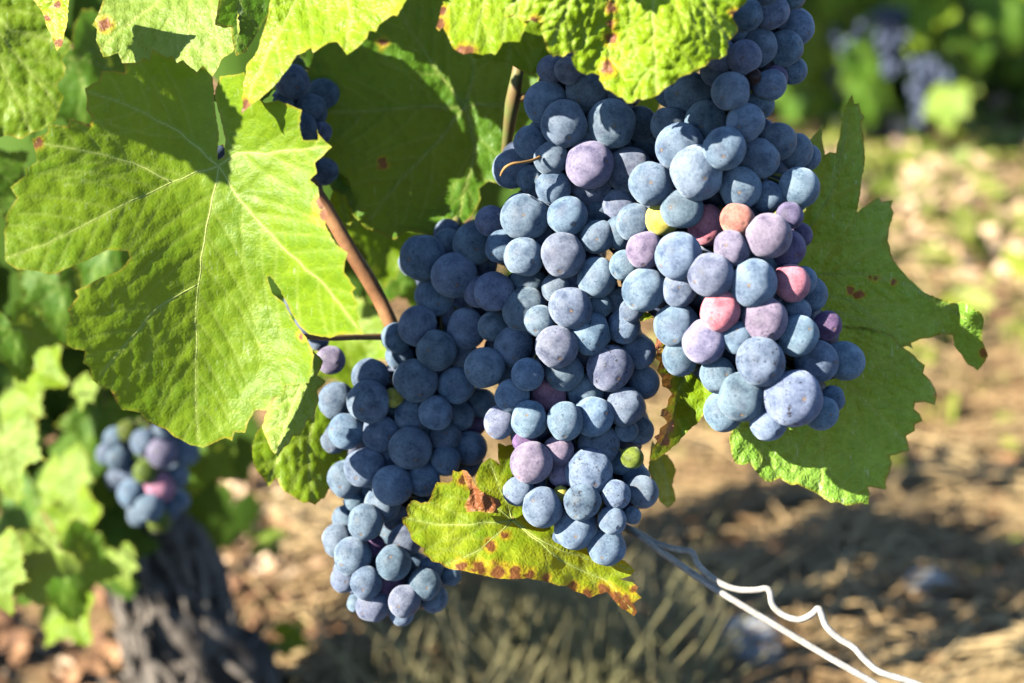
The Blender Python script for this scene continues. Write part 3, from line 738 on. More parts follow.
leaf('large bright green leaf at the front left, its right lobe glaring in sunlight', L1,
     [[(219,166),(210,212),(201,258),(196,310),(196,372),(198,440)], [(219,166),(172,182),(133,200),(90,222),(45,245),(6,258)], [(219,166),(180,132),(145,113),(115,100),(90,92)],
      [(219,166),(237,153),(280,151),(328,147)], [(219,166),(240,200),(280,245),(325,285),(360,330)], [(172,182),(133,163),(80,150),(36,142)], [(197,285),(157,308),(100,375)]],
     [(219,166,6),(198,440,5),(203,300,5),(10,240,-15),(90,95,-6),(150,52,0),(213,75,6),(40,140,-11),(100,380,-8),(70,320,-14),(300,340,0),(275,285,3),(330,147,-12),(245,75,-6),(360,330,-20),(340,245,-18),(290,395,0),(130,254,-6)],
     .446, 'leaf', 2.6, [(112,398,4.5),(38,143,5),(326,214,9),(322,203,6),(301,336,4),(88,122,4)], 0.5, 11, 14.0, 0.2,
     petiole=[(219,166,.4525),(224,160,.462),(235,150,.478),(255,150,.495)])

L2 = [(275,-60),(271,-8),(268,15),(262,35),(255,55),(247,64),(243,85),(242,114),(250,106),(260,99),(272,88),(278,82),(290,66),(297,55),(305,52),(311,48),(313,53),(328,43),(337,42),(347,55),(357,48),(367,38),(369,31),(376,32),(379,25),(386,20),(393,15),(397,16),(402,8),(412,-8),(425,-40),(380,-80),(320,-80)]
leaf('sunlit yellow-green leaf twisting down over the big left leaf, its brown tip lowest', L2, [[(330,-60),(300,-5),(275,40),(252,85),(244,110)], [(330,-60),(345,-20),(352,20),(346,50)], [(330,-60),(370,-30),(395,5)]],
     [(242,114,-3),(272,0,6),(255,60,3),(300,10,5),(330,-60,8),(347,55,-9),(402,8,-12),(280,70,-4),(313,50,-7)], .436, 'leaf_quilt', 2.6, [(245,106,6),(243,112,5)], .8, 12)

L3 = [(104,-40),(103,0),(98,15),(92,25),(97,29),(96,40),(103,57),(110,56),(118,53),(122,63),(135,66),(150,72),(170,79),(190,82),(205,80),(213,76),(219,66),(222,59),(233,52),(240,30),(236,0),(230,-40)]
leaf('pale soft-focus leaf behind the upper lobe of the big left leaf', L3, [[(190,-40),(160,0),(120,30),(100,50)], [(190,-40),(190,10),(185,78)], [(190,-40),(210,0),(222,58)]], [(104,0,4),(230,0,-4),(160,80,-6),(190,-40,10)], .485, 'leaf_pale', 3, [(105,25,6)], .8, 13)
leaf('dark green leaf between the pale leaf and the twisted sunlit leaf at the top', [(222,-30),(217,12),(215,25),(224,28),(231,27),(232,40),(236,56),(246,52),(262,25),(285,-5),(280,-40)], [[(250,-40),(240,0),(235,54)]], [(222,0,0),(262,20,6),(236,56,-3)], .476, 'leaf_dark', 3, (), .8, 14)
leaf('broad green leaf cut by the left picture edge at the top left corner', [(-60,-30),(28,-28),(40,-5),(47,15),(58,30),(72,43),(68,52),(62,60),(66,68),(63,78),(57,84),(58,90),(64,97),(61,104),(57,113),(55,122),(50,124),(42,130),(33,132),(22,139),(7,135),(-10,140),(-60,135)],
     [[(-40,-20),(10,30),(70,44)], [(-40,-20),(0,60),(30,130)], [(-40,-20),(20,60),(60,110)]], [(-40,0,-4),(72,43,4),(33,132,2),(0,60,0)], .52, 'leaf', 3, (), 1.0, 15)
leaf('small hanging yellow-green leaf tip with brown spots at the top left', [(30,-30),(33,0),(42,12),(46,25),(53,40),(57,51),(62,46),(64,36),(68,20),(69,0),(74,-30)], [[(55,-30),(54,10),(58,48)]], [(33,0,3),(69,0,-4),(57,50,0)], .462, 'leaf_quilt', 2.6, [(60,42,6),(47,18,3),(57,5,3)], .8, 16)

L6 = [(330,20),(400,-40),(480,-40),(540,-10),(548,40),(540,80),(536,105),(530,118),(518,135),(503,150),(497,165),(510,176),(513,190),(500,184),(489,181),(479,189),(481,198),(476,210),(471,217),(460,225),(455,222),(448,219),(444,228),(437,235),(431,237),(421,233),(406,231),(395,240),(380,233),(365,228),(352,214),(345,195),(332,190),(322,170),(318,140),(312,110),(305,80),(315,50)]
leaf('large deep green shaded leaf spread behind the twisted leaf and the middle bunch', L6, [[(465,107),(430,106),(380,110),(330,112)], [(465,107),(440,75),(420,45),(400,10)], [(465,107),(474,70),(478,20)], [(465,107),(440,140),(400,180),(370,220)], [(465,107),(475,150),(460,215)], [(465,107),(505,104),(532,112)]],
     [(465,107,6),(330,110,-2),(406,231,-6),(430,232,-9),(480,195,0),(400,-20,0),(530,118,4),(540,0,0)], .528, 'leaf_dark', 2.8, [(382,42,5),(383,163,5)], 1.0, 17, petiole=[(465,107,.535),(478,70,.56),(485,-20,.58),(520,-100,.51)])
leaf('half-lit green leaf piece just under the brown-edged leaf at the top centre', [(466,-30),(468,38),(473,58),(482,60),(490,63),(505,62),(520,70),(531,76),(545,68),(562,52),(570,-30)], [[(515,-30),(510,20),(508,60)]], [(470,50,0),(545,65,4)], .482, 'leaf', 3, (), .8, 18)
leaf('yellow-green leaf with brown scorched edge hanging at the top centre', [(434,-40),(440,-12),(443,0),(440,14),(436,28),(439,31),(443,27),(448,37),(453,48),(457,51),(463,54),(472,53),(483,55),(491,53),(495,55),(500,48),(503,42),(520,42),(523,33),(530,20),(545,-10),(540,-45)],
     [[(500,-45),(485,0),(470,50)], [(500,-45),(508,0),(503,40)], [(500,-45),(455,-5),(440,24)]], [(440,10,2),(470,52,-7),(520,40,-3),(500,-40,6)], .428, 'leaf_quilt', 2.6, [(439,24,7),(468,52,7),(442,10,5),(460,51,5),(533,20,6)], .8, 19)

L8 = [(498,-40),(499,0),(503,16),(508,18),(513,15),(518,18),(523,22),(530,20),(537,23),(544,22),(540,28),(542,33),(546,47),(549,53),(553,57),(558,55),(563,57),(568,53),(574,52),(571,58),(573,64),(577,70),(582,73),(587,75),(592,73),(600,76),(599,80),(602,83),(605,89),(612,92),(618,97),(623,98),(627,103),(632,103),(637,99),(643,100),(650,98),(658,95),(663,90),(667,87),(674,84),(680,77),(690,74),(700,68),(706,66),(710,60),(719,59),(727,55),(727,50),(729,47),(728,41),(732,38),(737,33),(738,27),(735,22),(732,18),(733,13),(740,8),(747,2),(750,-15),(742,-50),(700,-80),(640,-95),(580,-90),(530,-70)]
leaf('thick quilted yellow-green leaf lying over the tops of the middle and right bunches', L8, [[(640,-70),(652,-20),(654,30),(656,94)], [(640,-70),(618,-20),(610,30),(609,72)], [(640,-70),(690,-20),(728,38)], [(640,-70),(580,-20),(552,45)], [(640,-70),(560,-40),(505,10)]],
     [(500,0,2),(560,50,-1),(627,100,-5),(610,40,3),(656,30,-8),(700,40,-9),(740,10,-6),(735,35,-3),(640,-70,4),(560,-20,-4),(590,10,-4)], .427, 'leaf_quilt', 2.2, [(611,8,5),(613,-5,5),(611,24,4),(611,38,6),(608,68,7),(535,20,4),(734,12,4)], 1.0, 20, 20.0, 1.35)

L9a = [(806,210),(804,165),(808,142),(815,134),(823,124),(822,138),(825,155),(830,152),(836,153),(838,142),(840,133),(841,121),(837,115),(843,118),(847,104),(852,94),(854,104),(859,103),(861,112),(865,117),(861,124),(862,131),(864,140),(865,160),(861,187),(857,212),(866,206),(878,197),(882,202),(893,200),(891,207),(894,213),(889,228),(888,241),(893,260),(908,278),(925,293),(940,299),(955,303),(962,301),(970,304),(975,310),(981,313),(984,320),(981,338),(984,345),(988,356),(978,371),(973,367),(967,364),(961,354),(955,347),(953,335),(941,334),(931,338),(921,339),(911,343),(913,349),(908,346),(901,348),(895,341),(886,335),(870,331),(840,327),(790,315),(770,280),(780,240)]
L9b = [(800,322),(830,325),(860,327),(883,331),(893,336),(900,345),(915,356),(918,360),(925,365),(923,373),(930,380),(935,388),(937,395),(935,405),(925,402),(915,403),(914,409),(920,414),(923,421),(915,424),(915,431),(906,436),(908,443),(910,451),(900,453),(890,456),(892,463),(890,472),(886,481),(886,490),(878,488),(868,487),(870,496),(868,505),(860,503),(846,506),(838,502),(831,503),(818,494),(805,488),(798,484),(791,485),(780,478),(770,482),(763,480),(758,474),(755,470),(750,463),(742,465),(735,463),(732,455),(729,438),(735,420),(745,395),(765,350)]
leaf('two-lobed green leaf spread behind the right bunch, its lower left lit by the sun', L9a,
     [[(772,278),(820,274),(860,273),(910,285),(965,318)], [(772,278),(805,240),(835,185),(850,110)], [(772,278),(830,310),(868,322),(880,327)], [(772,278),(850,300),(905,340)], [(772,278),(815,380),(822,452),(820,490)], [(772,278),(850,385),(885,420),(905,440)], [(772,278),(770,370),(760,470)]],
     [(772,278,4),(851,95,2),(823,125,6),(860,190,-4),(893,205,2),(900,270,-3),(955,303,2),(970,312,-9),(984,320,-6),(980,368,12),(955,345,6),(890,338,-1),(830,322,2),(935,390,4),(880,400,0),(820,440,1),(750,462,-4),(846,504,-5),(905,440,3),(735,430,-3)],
     .497, 'leaf_skylit', 2.6, [(850,290,3),(857,296,4),(862,294,3),(893,282,3),(876,279,2.5),(870,278,2),(984,352,4),(936,395,3)], 1.3, 22, 13.0, 0.75, petiole=[(772,278,.501),(768,260,.51),(760,150,.52),(745,-20,.51),(730,-120,.49)], parts=[L9b])

leaf('small green leaf with crumpled salmon-brown dry edge between the middle and right bunches', [(640,322),(641,311),(650,313),(656,322),(658,335),(655,345),(657,352),(655,358),(660,362),(657,371),(662,378),(662,386),(668,389),(672,394),(668,400),(667,407),(662,409),(660,416),(664,418),(667,423),(660,428),(659,434),(654,437),(657,441),(653,448),(650,456),(651,461),(656,460),(667,452),(678,443),(688,431),(697,424),(704,414),(716,395),(710,360),(690,330),(665,312)],
     [[(700,350),(680,385),(672,420),(656,452)], [(700,350),(670,345),(658,350)]], [(640,318,-4),(657,365,-4),(665,400,-8),(656,440,-9),(651,460,-4),(700,350,6),(704,414,2),(675,400,0)], .474, 'leaf_crisp', 2.2, [(655,345,9),(659,362,9),(663,382,9),(667,398,8),(663,415,10),(668,426,8),(660,437,9)], 1.6, 23)
leaf('small curled olive leaf in back light just right of the middle bunch foot', [(652,440),(660,452),(668,455),(676,470),(672,485),(676,500),(668,508),(660,502),(655,488),(648,470)], [[(655,445),(664,470),(668,505)]], [(652,440,0),(676,470,6),(668,508,-3)], .505, 'leaf_autumn', 2.4, (), 1.0, 24)

L11 = [(478,470),(482,463),(490,458),(496,461),(500,465),(498,455),(498,443),(505,446),(514,444),(516,455),(530,480),(560,520),(590,545),(613,557),(625,561),(635,570),(630,576),(620,579),(632,582),(638,587),(636,592),(642,598),(637,600),(633,604),(637,612),(634,616),(627,611),(622,609),(617,604),(612,598),(607,592),(598,594),(590,598),(581,593),(572,590),(567,586),(559,586),(545,581),(528,578),(510,579),(490,577),(473,573),(458,570),(447,568),(440,563),(433,562),(428,557),(423,553),(424,549),(417,544),(412,540),(410,533),(407,528),(403,524),(402,518),(408,516),(406,510),(408,505),(411,501),(415,500),(421,503),(428,502),(431,497),(433,490),(437,482),(442,482),(448,483),(453,480),(452,475),(453,470),(458,472),(463,470),(467,477),(472,482),(477,488),(475,479)]
turning = leaf('small turning leaf with red and brown edges tucked under the middle bunch foot', L11, [[(512,520),(470,525),(440,525),(406,518)], [(512,520),(485,500),(462,478)], [(512,520),(500,490),(490,462)], [(512,520),(560,560),(605,580),(634,612)], [(512,520),(480,550),(445,565)], [(512,520),(550,545),(590,560),(633,570)]],
     [(512,520,3),(404,518,-6),(455,475,2),(490,460,8),(498,445,12),(470,570,-12),(530,577,-8),(590,596,0),(634,614,-2),(633,570,10),(440,525,-4),(560,545,4)], .476, 'leaf_autumn', 2.3, [(465,480,6),(604,590,7),(615,598,8),(636,608,7),(572,588,6),(588,596,6),(625,604,8),(634,590,4),(462,566,6),(480,568,7),(498,571,8),(515,573,7),(530,575,6),(545,578,5),(490,545,5),(505,535,4)], .9, 25, 14.0, 0.25, petiole=[(512,520,.48),(525,500,.50),(520,440,.53),(500,350,.55)])
FL = P(480, 500, .470)
def flap_map(x, y, h):
    d = .4715 - .004 * np.sin((x - 462) / 40 * 3.0) - h + .0016 * sines(x, y, 5, 14)
    return cc_ + d[:, None] * ff_ + ((x - 512) / FPX * d)[:, None] * rr_ - ((y - 341.5) / FPX * d)[:, None] * uu_ - np.array(FL)
fm, _ = leaf_mesh([(462,470),(467,471),(471,476),(474,483),(480,490),(489,495),(499,499),(502,505),(497,509),(499,513),(488,513),(476,511),(467,512),(464,506),(468,499),(470,492),(466,484)], [], flap_map, M['leaf_flap'], 2.0, (), .6, 44)
fo = bpy.data.objects.new('dry_flap', fm); COL.objects.link(fo); fo.parent = turning; fo.location = FL - turning.location; fo['label'] = 'curled brown dry flap'
leaf('pale sunlit leaf lobe hanging below the right edge of the big left leaf', [(312,350),(323,361),(321,368),(317,375),(326,381),(322,386),(317,391),(319,400),(316,408),(314,418),(307,421),(304,429),(300,436),(293,436),(289,444),(283,448),(278,457),(271,450),(266,438),(262,428),(265,415),(273,400),(285,388),(295,370)], [[(312,355),(295,400),(277,452)]], [(312,355,0),(277,452,-6),(262,428,2),(322,370,0)], .478, 'leaf_pale', 2.4, (), 1.0, 26)
leaf('green leaf in shade with lit rim hanging beneath the pale lobe beside the left bunch', [(262,425),(255,435),(252,446),(253,462),(256,470),(263,478),(268,487),(272,483),(277,478),(280,486),(285,492),(294,497),(303,503),(309,502),(315,505),(321,499),(325,498),(328,490),(332,485),(340,470),(347,458),(350,440),(340,420),(320,400),(290,402)], [[(315,400),(308,450),(313,500)], [(315,400),(285,440),(268,484)]], [(262,425,-2),(315,505,-4),(347,458,8),(315,400,4)], .508, 'leaf', 2.6, (), 1.0, 27)
leaf('green leaf scrap between the woody shoot and the big left leaf', [(338,172),(348,178),(353,192),(356,205),(352,222),(345,232),(336,222),(330,200)], [[(338,174),(346,225)]], [(338,172,0),(345,230,3)], .525, 'leaf', 3, (), 1, 28)

# softly blurred leaves further in, left side
for lab, x, y, d, s, k, tip, tilt in [
    ('blurred bright leaf at the left edge halfway down, catching the sun', 2, 440, .66, 105, 'b', (.35, -1), (-.45, .5)),
    ('blurred pale green leaf with rounded lobes low at the left edge', 20, 562, .68, 96, 'b', (1, -.1), (-.1, .7)),
    ('blurred bright leaf at the left edge lowest of all', -6, 560, .66, 90, 'b', (.3, -1), (-.5, .3)),
    ('dark green blurred leaf beneath the pale rounded one', 62, 560, .74, 110, 'c', (.2, -1), (.3, .1)),
    ('small bright blurred leaf just right of the pale rounded leaf', 118, 560, .78, 50, 'b', (.4, -1), (-.4, .4)),
    ('lit blurred leaf tip between the left edge leaves and the distant small bunch', 62, 470, .76, 80, 'b', (.5, -1), (-.6, .5)),
    ('mid-green blurred leaf left of the distant small bunch', 70, 520, .80, 95, 'a', (.6, -.8), (-.5, .5)),
    ('bright green blurred leaf lower left overlapping the litter', 70, 610, .80, 80, 'a', (.8, -.8), (-.6, .5)),
    ('dim blurred leaf near the left edge beside the bright leaf', 35, 500, .82, 100, 'c', (.1, -1), (-.1, .3)),
    ('yellow-lit blurred leaf behind the left edge leaves', 20, 395, .76, 80, 'b', (.2, -1), (-.7, .4)),
    ('upright dark bluish leaf at the left edge beneath the big leaf', 12, 330, .62, 85, 'c', (.3, -1), (.5, .2)),
    ('small lit blurred leaf beneath the left lobe of the big leaf', 44, 305, .70, 48, 'b', (.6, -1), (-.4, .6)),
    ('yellow-green blurred leaf left of the big leaf foot', 40, 372, .70, 68, 'a', (1, -.5), (-.5, .5)),
    ('tiny bright blurred leaf above the distant small bunch', 86, 385, .73, 42, 'b', (-.3, -1), (-.5, .5)),
    ('dark blurred leaf above left of the distant small bunch', 100, 415, .80, 75, 'c', (-.4, -1), (.3, .2)),
    ('dark green blurred leaf on the right side of the distant small bunch', 205, 455, .80, 75, 'c', (-.3, -1), (.3, -.1)),
    ('dark bluish leaf at the left edge under the top left leaf', -5, 175, .60, 75, 'c', (1, -.3), (.3, .2)),
    ('deep shaded leaf behind the top left leaf', 75, 60, .60, 150, 'c', (.3, -1), (.3, .1)),
    ('shaded leaf at the very top beside the deep green leaf', 330, 10, .58, 130, 'c', (.5, -1), (.2, -.2)),
    ('dim leaf filling the gap behind the woody shoot', 390, 210, .60, 130, 'a', (-.1, -1), (.2, .1)),
    ('yellowish leaf in dim light under the woody shoot', 345, 340, .62, 110, 'a', (.3, -1), (-.1, .3)),
    ('dim leaf low behind the left bunch top', 420, 250, .63, 130, 'c', (.2, -1), (.1, .2)),
    ('dark leaf seen through the gap left of the big leaf lobes', 110, 230, .62, 130, 'c', (-.2, -1), (.2, .2)),
    ('dark green blurred leaf under the left lobe tip of the big leaf', 60, 285, .66, 95, 'c', (.1, -1), (.3, .2)),
    ('dim green leaf behind the foot of the big left leaf', 175, 330, .70, 150, 'c', (.1, -1), (.2, .2)),
    ('dark leaf behind the top of the right bunch', 640, 30, .56, 150, 'c', (.1, -1), (.2, .1)),
    ('green leaf low between dry ground and the blurred pale leaves', 150, 610, .95, 60, 'a', (-.6, -1), (0, .8)),
    ('small bright green leaf lying by the trunk on the ground', 285, 640, 1.0, 48, 'a', (.8, -.3), (-.1, .9)),
    ('yellow-green leaf on the litter right of the trunk', 262, 540, 1.05, 45, 'b', (.7, .3), (-.2, .9)),
]:
    placed_leaf(lab, x, y, d, s, k, tip, tilt, petiole=s > 60)
# deep mass of foliage inside the vine, behind all countable leaves
r = random.Random(77); V = []; F = []
src = GEN['c'][0]; sv = [v.co.copy() for v in src.vertices]
def add_mass(x, y, d, s, tilt, tip):
    q = orient(-fwd + rgt * tilt[0] + upv * tilt[1], rgt * tip[0] + upv * tip[1]); c = P(x, y, d); b = len(V); sc = s / FPX * d / .1
    ol, _ = generic_outline(r.randrange(1000), 150); n = len(ol)
    V.append(c + q @ Vector((0, 0, .004 * sc)))
    for (a, bb) in ol: V.append(c + q @ (Vector((a * .0004, bb * .0004, -abs(a) * .0004 * .2)) * sc))
    for i in range(n): F.append((b, b + 1 + i, b + 1 + (i + 1) % n))
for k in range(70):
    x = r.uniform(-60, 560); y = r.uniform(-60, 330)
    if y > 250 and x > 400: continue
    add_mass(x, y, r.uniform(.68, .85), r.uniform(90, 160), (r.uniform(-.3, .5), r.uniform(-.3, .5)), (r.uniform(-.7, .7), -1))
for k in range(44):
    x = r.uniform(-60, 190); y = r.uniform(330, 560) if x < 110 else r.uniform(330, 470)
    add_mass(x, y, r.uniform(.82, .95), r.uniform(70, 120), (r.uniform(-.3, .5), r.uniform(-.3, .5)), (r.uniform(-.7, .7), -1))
for k in range(16):  # leaves added out of view, towards the sun, to shade the soil
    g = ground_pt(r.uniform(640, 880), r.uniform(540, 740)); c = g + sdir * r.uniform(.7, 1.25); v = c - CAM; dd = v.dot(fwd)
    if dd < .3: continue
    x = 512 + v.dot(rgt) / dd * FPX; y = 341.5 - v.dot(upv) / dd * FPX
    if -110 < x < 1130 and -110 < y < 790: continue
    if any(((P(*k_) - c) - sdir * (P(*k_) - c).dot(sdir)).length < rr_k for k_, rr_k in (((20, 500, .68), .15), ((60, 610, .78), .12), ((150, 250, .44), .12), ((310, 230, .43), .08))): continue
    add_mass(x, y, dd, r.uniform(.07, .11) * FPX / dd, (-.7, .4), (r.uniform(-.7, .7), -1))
# unseen leaves added around the picture to shade grapes, leaves, trunk and far row
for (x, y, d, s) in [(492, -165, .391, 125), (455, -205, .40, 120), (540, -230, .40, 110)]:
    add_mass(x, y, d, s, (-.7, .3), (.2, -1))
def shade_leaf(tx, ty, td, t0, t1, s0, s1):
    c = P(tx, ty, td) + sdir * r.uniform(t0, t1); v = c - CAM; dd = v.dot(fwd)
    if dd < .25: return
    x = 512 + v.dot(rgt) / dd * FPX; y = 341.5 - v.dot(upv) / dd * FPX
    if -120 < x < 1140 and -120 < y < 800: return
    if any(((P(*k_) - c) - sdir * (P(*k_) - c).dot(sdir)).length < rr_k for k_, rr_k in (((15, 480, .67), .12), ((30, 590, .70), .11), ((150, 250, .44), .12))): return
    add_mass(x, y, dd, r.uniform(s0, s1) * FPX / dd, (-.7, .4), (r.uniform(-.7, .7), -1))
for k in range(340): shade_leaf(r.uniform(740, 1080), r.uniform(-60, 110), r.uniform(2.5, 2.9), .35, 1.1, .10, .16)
add_mass(-253, -105, .381, 150, (-.7, .3), (.5, -1)); add_mass(205, -150, .47, 190, (-.7, .3), (.1, -1)); add_mass(285, -175, .48, 150, (-.7, .3), (.1, -1)); add_mass(238, 112, .484, 95, (-.2, .2), (.2, -1))  # added shade casters; the last hides behind the big left leaf
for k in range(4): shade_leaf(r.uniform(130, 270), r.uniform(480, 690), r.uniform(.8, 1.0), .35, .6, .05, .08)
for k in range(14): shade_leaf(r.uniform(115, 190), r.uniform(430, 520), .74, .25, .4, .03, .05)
for k in range(16): add_mass(r.uniform(150, 235), r.uniform(430, 540), r.uniform(.92, 1.1), r.uniform(50, 85), (r.uniform(-.1, .6), r.uniform(-.5, .3)), (r.uniform(-.7, .7), -1))  # dark leaves added in view to stand for shadow on the soil
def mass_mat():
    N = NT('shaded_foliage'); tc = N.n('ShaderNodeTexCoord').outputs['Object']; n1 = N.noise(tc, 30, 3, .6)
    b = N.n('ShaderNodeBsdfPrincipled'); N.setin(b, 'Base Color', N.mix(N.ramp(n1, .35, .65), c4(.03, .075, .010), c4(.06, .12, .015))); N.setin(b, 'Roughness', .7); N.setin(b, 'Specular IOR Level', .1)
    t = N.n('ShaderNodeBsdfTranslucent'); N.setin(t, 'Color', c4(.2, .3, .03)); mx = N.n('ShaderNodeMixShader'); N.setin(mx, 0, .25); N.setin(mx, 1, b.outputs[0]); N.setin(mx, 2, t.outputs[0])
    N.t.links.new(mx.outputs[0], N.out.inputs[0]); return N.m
tag(link_mesh('foliage_and_shade_leaves', V, F, mass_mat()), kind='stuff')  # deep foliage plus the leaves added to cast shade

# ------------------------------------------------------------------ the grape bunches
RIGHT = """690 96 24 b 1;731 93 19 b 1;759.5 47 19.5 b 1;745 57 17 b 1;722 56 16 b 2;747 13 16.5 b 1;772 12 17 b 1;797 26 18 b 2;786 49 18 b 2;792 72 14 b 3;737 29 12 b 2
769 86 16 b 1;775 77 12 d 2;759 105 14 b 2;715 70 14 b 2;754 77 8 r 1;678 145 23 b 0;699.5 173.5 27 b 0;723.6 147 21 b 0;704 121 21 b 1;668 127 18 b 2;746.6 123.5 18.5 b 1;759 159 20 b 1
779 141 18 b 1;738 188 21 b 1;768 198 16 b 1;799.6 187 20 b 2;794 151 18 b 2;806 158 13 b 3;653.5 184.5 22 b 1;683 208 20.5 b 0;663 220 17 y 1;706 225 20 k 1;737 220 17 o 1;634 221 18 b 1
620 232 16 b 2;769 234.5 22.5 p 0;789 216 13 d 1;800 235 12.5 d 2;788 249 18 d 1;754 281 23.5 b 0;790 284 18 k 1;803 282 14 b 2;809 296 18 b 2;732 250 18 p 1;678 257 23.5 b 0;645 251 18 p 1;710.5 276.5 22 b 0
644 290.5 21.5 b 0;680 291 17.5 b 1;720.5 312 20 k 0;676 324 22 b 1;623.5 265 15 b 2;632 311 12 b 2;705.5 342 21 p 0;739 337.5 16.5 b 1;767 319 22 p 0;761.7 362 24 b 0;682 358 18 b 1;717 375 18.5 b 1
742.5 395.5 23.5 b 0;794 395.5 28.5 b 0;723.5 411 19.5 b 1;768 424 18 b 1;820 412.5 17 b 1;833 399 13 b 2;798.5 337 20.5 b 0;826 326 14.5 u 2;816 361 21 b 1;843.5 362 19.5 b 2;798 312 13 b 2
690 50 18 b 2;712 30 17 b 2;672 90 17 b 3;728 -8 18 b 1;765 -15 18 b 1;700 0 18 b 2;660 60 17 b 3;790 -8 17 b 2"""
CENTRE = """547 104 21 b 1;551 69 14 b 2;570 70 14 b 1;587 91 21 b 1;566 124 23 b 0;613 125 24.5 b 0;530 142 16.5 b 2;512 167 19.5 b 2;552 157 17 b 1;589 164 23.5 p 0;590.5 187 20 b 1;531 179 13.5 b 2;546 178 12 b 2
553.5 189 17 b 1;526.5 216 23.5 b 1;568 217 19.5 b 1;629 171 22 b 1;596 238 17 b 1;621 206 17 b 3;490 220 15 b 2;525 257.5 19.5 b 0;565 256 22 b 0;503 247 17 b 2;598 277 20 b 1;570.5 306 21 b 0;555 288 14 b 1;526 311 22 b 1
541.5 322 16 b 0;529 282 18 b 2;494 293 19.5 b 1;479 291 15.5 b 2;555 347.5 21 b 0;592 333.5 21 b 0;514 346 20 b 1;494 328 15 b 2;485 367 20 b 1;505 369 14 b 2;529 375 16 b 0;564 372.5 18.5 b 1;610.5 367.5 23 b 0;550 397 17 k2 1
511 395 16.5 b 1;585 391 18 b 1;594 417 20 b 0;626 406.5 19 b 1;639 352 17 b 2;644 383 16 b 3;623 327.5 16.5 b 1;600 305 12 b 2;617 301 14 b 3;499.6 422.7 16.5 b 1;530 421 18.5 b 0;564.6 422.7 18.5 b 0;600 444 20 b 0;590 470.5 22.5 b 0
531 463.5 21 p 0;558 450 15.5 p 1;524 441 12 u 1;560 473 14 p 1;518 490 15 b 1;541 506.5 20 b 0;582.5 502 18.5 b 0;575 527.5 21.5 b 0;554 540 15 b 1;606 546 19 b 1;612.5 519.5 14 b 0;617 494 14.5 b 0;641.5 493 16 b 1;633 515 9 b 2
560 494 8 y 2;633 457 11 g 1;640 430 14 b 2;619 463 12 b 2;627 431 11 b 2;637 476 13 b 2;600 60 18 b 2;625 90 19 b 2;640 125 17 b 3;575 50 15 b 2;615 150 16 b 3;648 148 16 b 3;640 265 15 b 3"""
LEFT = """423 259 22.5 b 1;455 274.6 22.5 b 0;474.6 241.7 21 b 1;448 242 13 b 2;432.5 296 19 b 2;418 326 20 b 1;435.5 349 20 b 0;468 328 20 b 1;454 312 17 b 3;397 337 15 b 2;464 357 15 b 2;413.5 380.5 21 b 0;457 385 18 b 1;437 412 17 b 0
411 417 17 b 1;394 397 10 y 2;369.5 402.5 21 b 0;370 376 18 b 2;336 401 18 b 1;346 430 18 b 0;334 438 14 b 1;382 433 19 b 2;410 450 21 b 0;445 435 16 b 2;469 447 17 b 2;460 416 15 b 2;483 402 14 b 2;475 424 12 u 3;366 467 20 b 0
346 478.6 18.5 b 1;393 484 20 b 0;424 478 17 b 0;382 505 18 b 1;446 460 15 b 1;467 462 16 b 2;364.5 521 17.5 b 0;346 518 13 b 2;354 502 10 b 2;353 557 19 b 0;338 541 16 b 1;344 580 14 b 1;365 583 16 b 0;393 561 17.5 b 0;388 579 16 u 1
404 601 16 b 0;374 607 16.5 b 1;357 603 10 b 2;426 583 16 b 0;434 597 14 b 1;405 542 17 b 1;373 545 11 u 1;431 569 12 b 1;451 575 10 b 2;390 532 12 b 2;402 613 12 b 2;395 516 14 b 2;420 515 17 b 2;440 500 16 b 2;447 235 14 b 3;484 263 15 b 3;478 315 15 b 3;400 355 14 b 3"""
GC['k2'] = (0.46, 0.25, 0.34); GC['p2'] = (0.22, 0.255, 0.36)
bunch('large right bunch of pale blue grapes with a few pink and yellow ones', RIGHT, .442, [(745, -30), (735, 60), (720, 170), (725, 270), (755, 360), (780, 430)], 95, .045, 18, 100, 1, 1.0,
      [(794, 395.5), (761.7, 362)], stemtop=[(742, -60, .47), (735, -120, .49)])
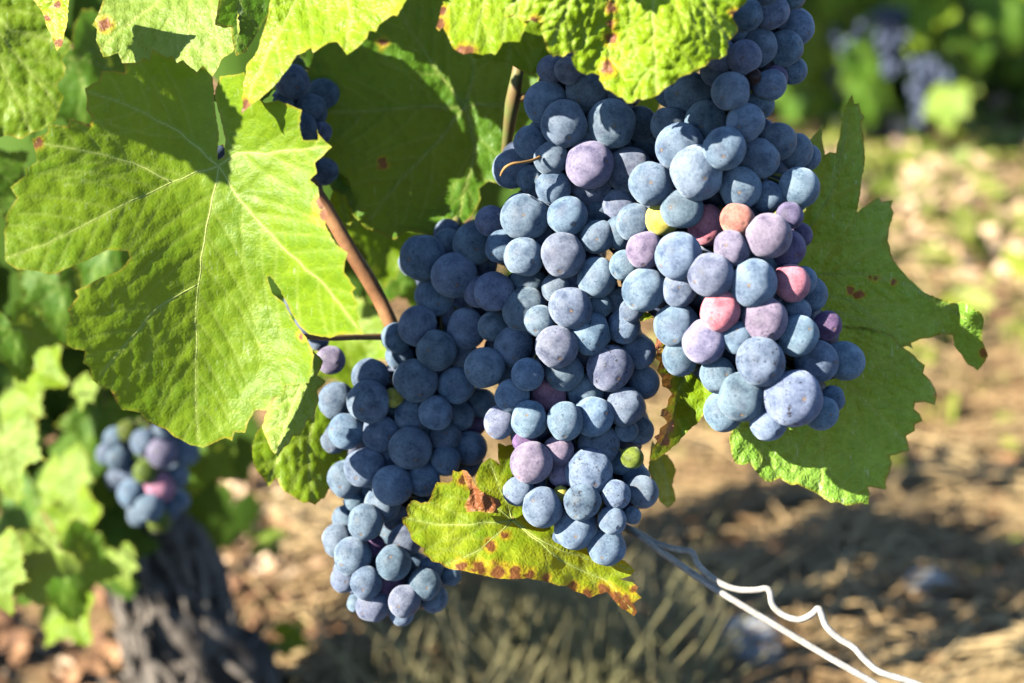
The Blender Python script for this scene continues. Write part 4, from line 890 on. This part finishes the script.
bunch('long middle bunch of blue grapes with black scabs, reaching lowest in the centre', CENTRE, .470, [(575, 45), (575, 120), (570, 220), (560, 330), (565, 430), (585, 550)], 85, .040, 22, 100, 2, 1.0,
      [(592, 333.5), (610.5, 367.5), (623, 327.5), (590, 470.5), (582.5, 502), (617, 494), (600, 444)], stemtop=[(572, 0, .50), (560, -110, .50)])
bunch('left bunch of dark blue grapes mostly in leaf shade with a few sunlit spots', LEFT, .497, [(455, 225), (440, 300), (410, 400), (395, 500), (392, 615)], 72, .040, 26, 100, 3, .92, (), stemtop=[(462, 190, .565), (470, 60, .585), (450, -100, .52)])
BACK = """294 82 17 b 0;322 96 16.5 b 1;311 111 16.5 b 0;296 66 9 g 1;322 132 10 b 1;326 172 13 b 0;218 149 13 b 0;330 360 14 p 0;318 340 10 b 1;300 130 16 b 0;280 110 16 b 1;295 160 17 b 0;270 140 16 b 0;305 190 17 b 0
280 175 16 b 0;255 165 16 b 0;300 220 17 b 0;275 210 16 b 0;250 200 16 b 0;300 250 16 b 0;300 300 16 b 0;310 325 15 b 0;225 170 15 b 1;240 150 16 b 1"""
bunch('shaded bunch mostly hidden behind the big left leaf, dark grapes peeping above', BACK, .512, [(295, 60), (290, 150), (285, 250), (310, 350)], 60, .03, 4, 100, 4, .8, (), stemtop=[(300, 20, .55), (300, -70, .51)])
SMALL = """119 459 12.5 b 0;163 453 15 p 0;161 488 15 k2 0;145 471 12 g 0;129 431 10.5 g 1;185 452 14 b 1;133 493 14 b 0;150 507 14 b 0;176 476 13 b 1;120 478 13 b 1;145 442 14 b 1;158 521 12 g 1;140 515 12 b 1;107 455 11 b 1;177 500 12 b 1;131 470 13 b 1;165 430 13 b 2;180 435 12 b 2;115 440 12 b 2;148 490 13 b 2;168 510 11 b 1"""
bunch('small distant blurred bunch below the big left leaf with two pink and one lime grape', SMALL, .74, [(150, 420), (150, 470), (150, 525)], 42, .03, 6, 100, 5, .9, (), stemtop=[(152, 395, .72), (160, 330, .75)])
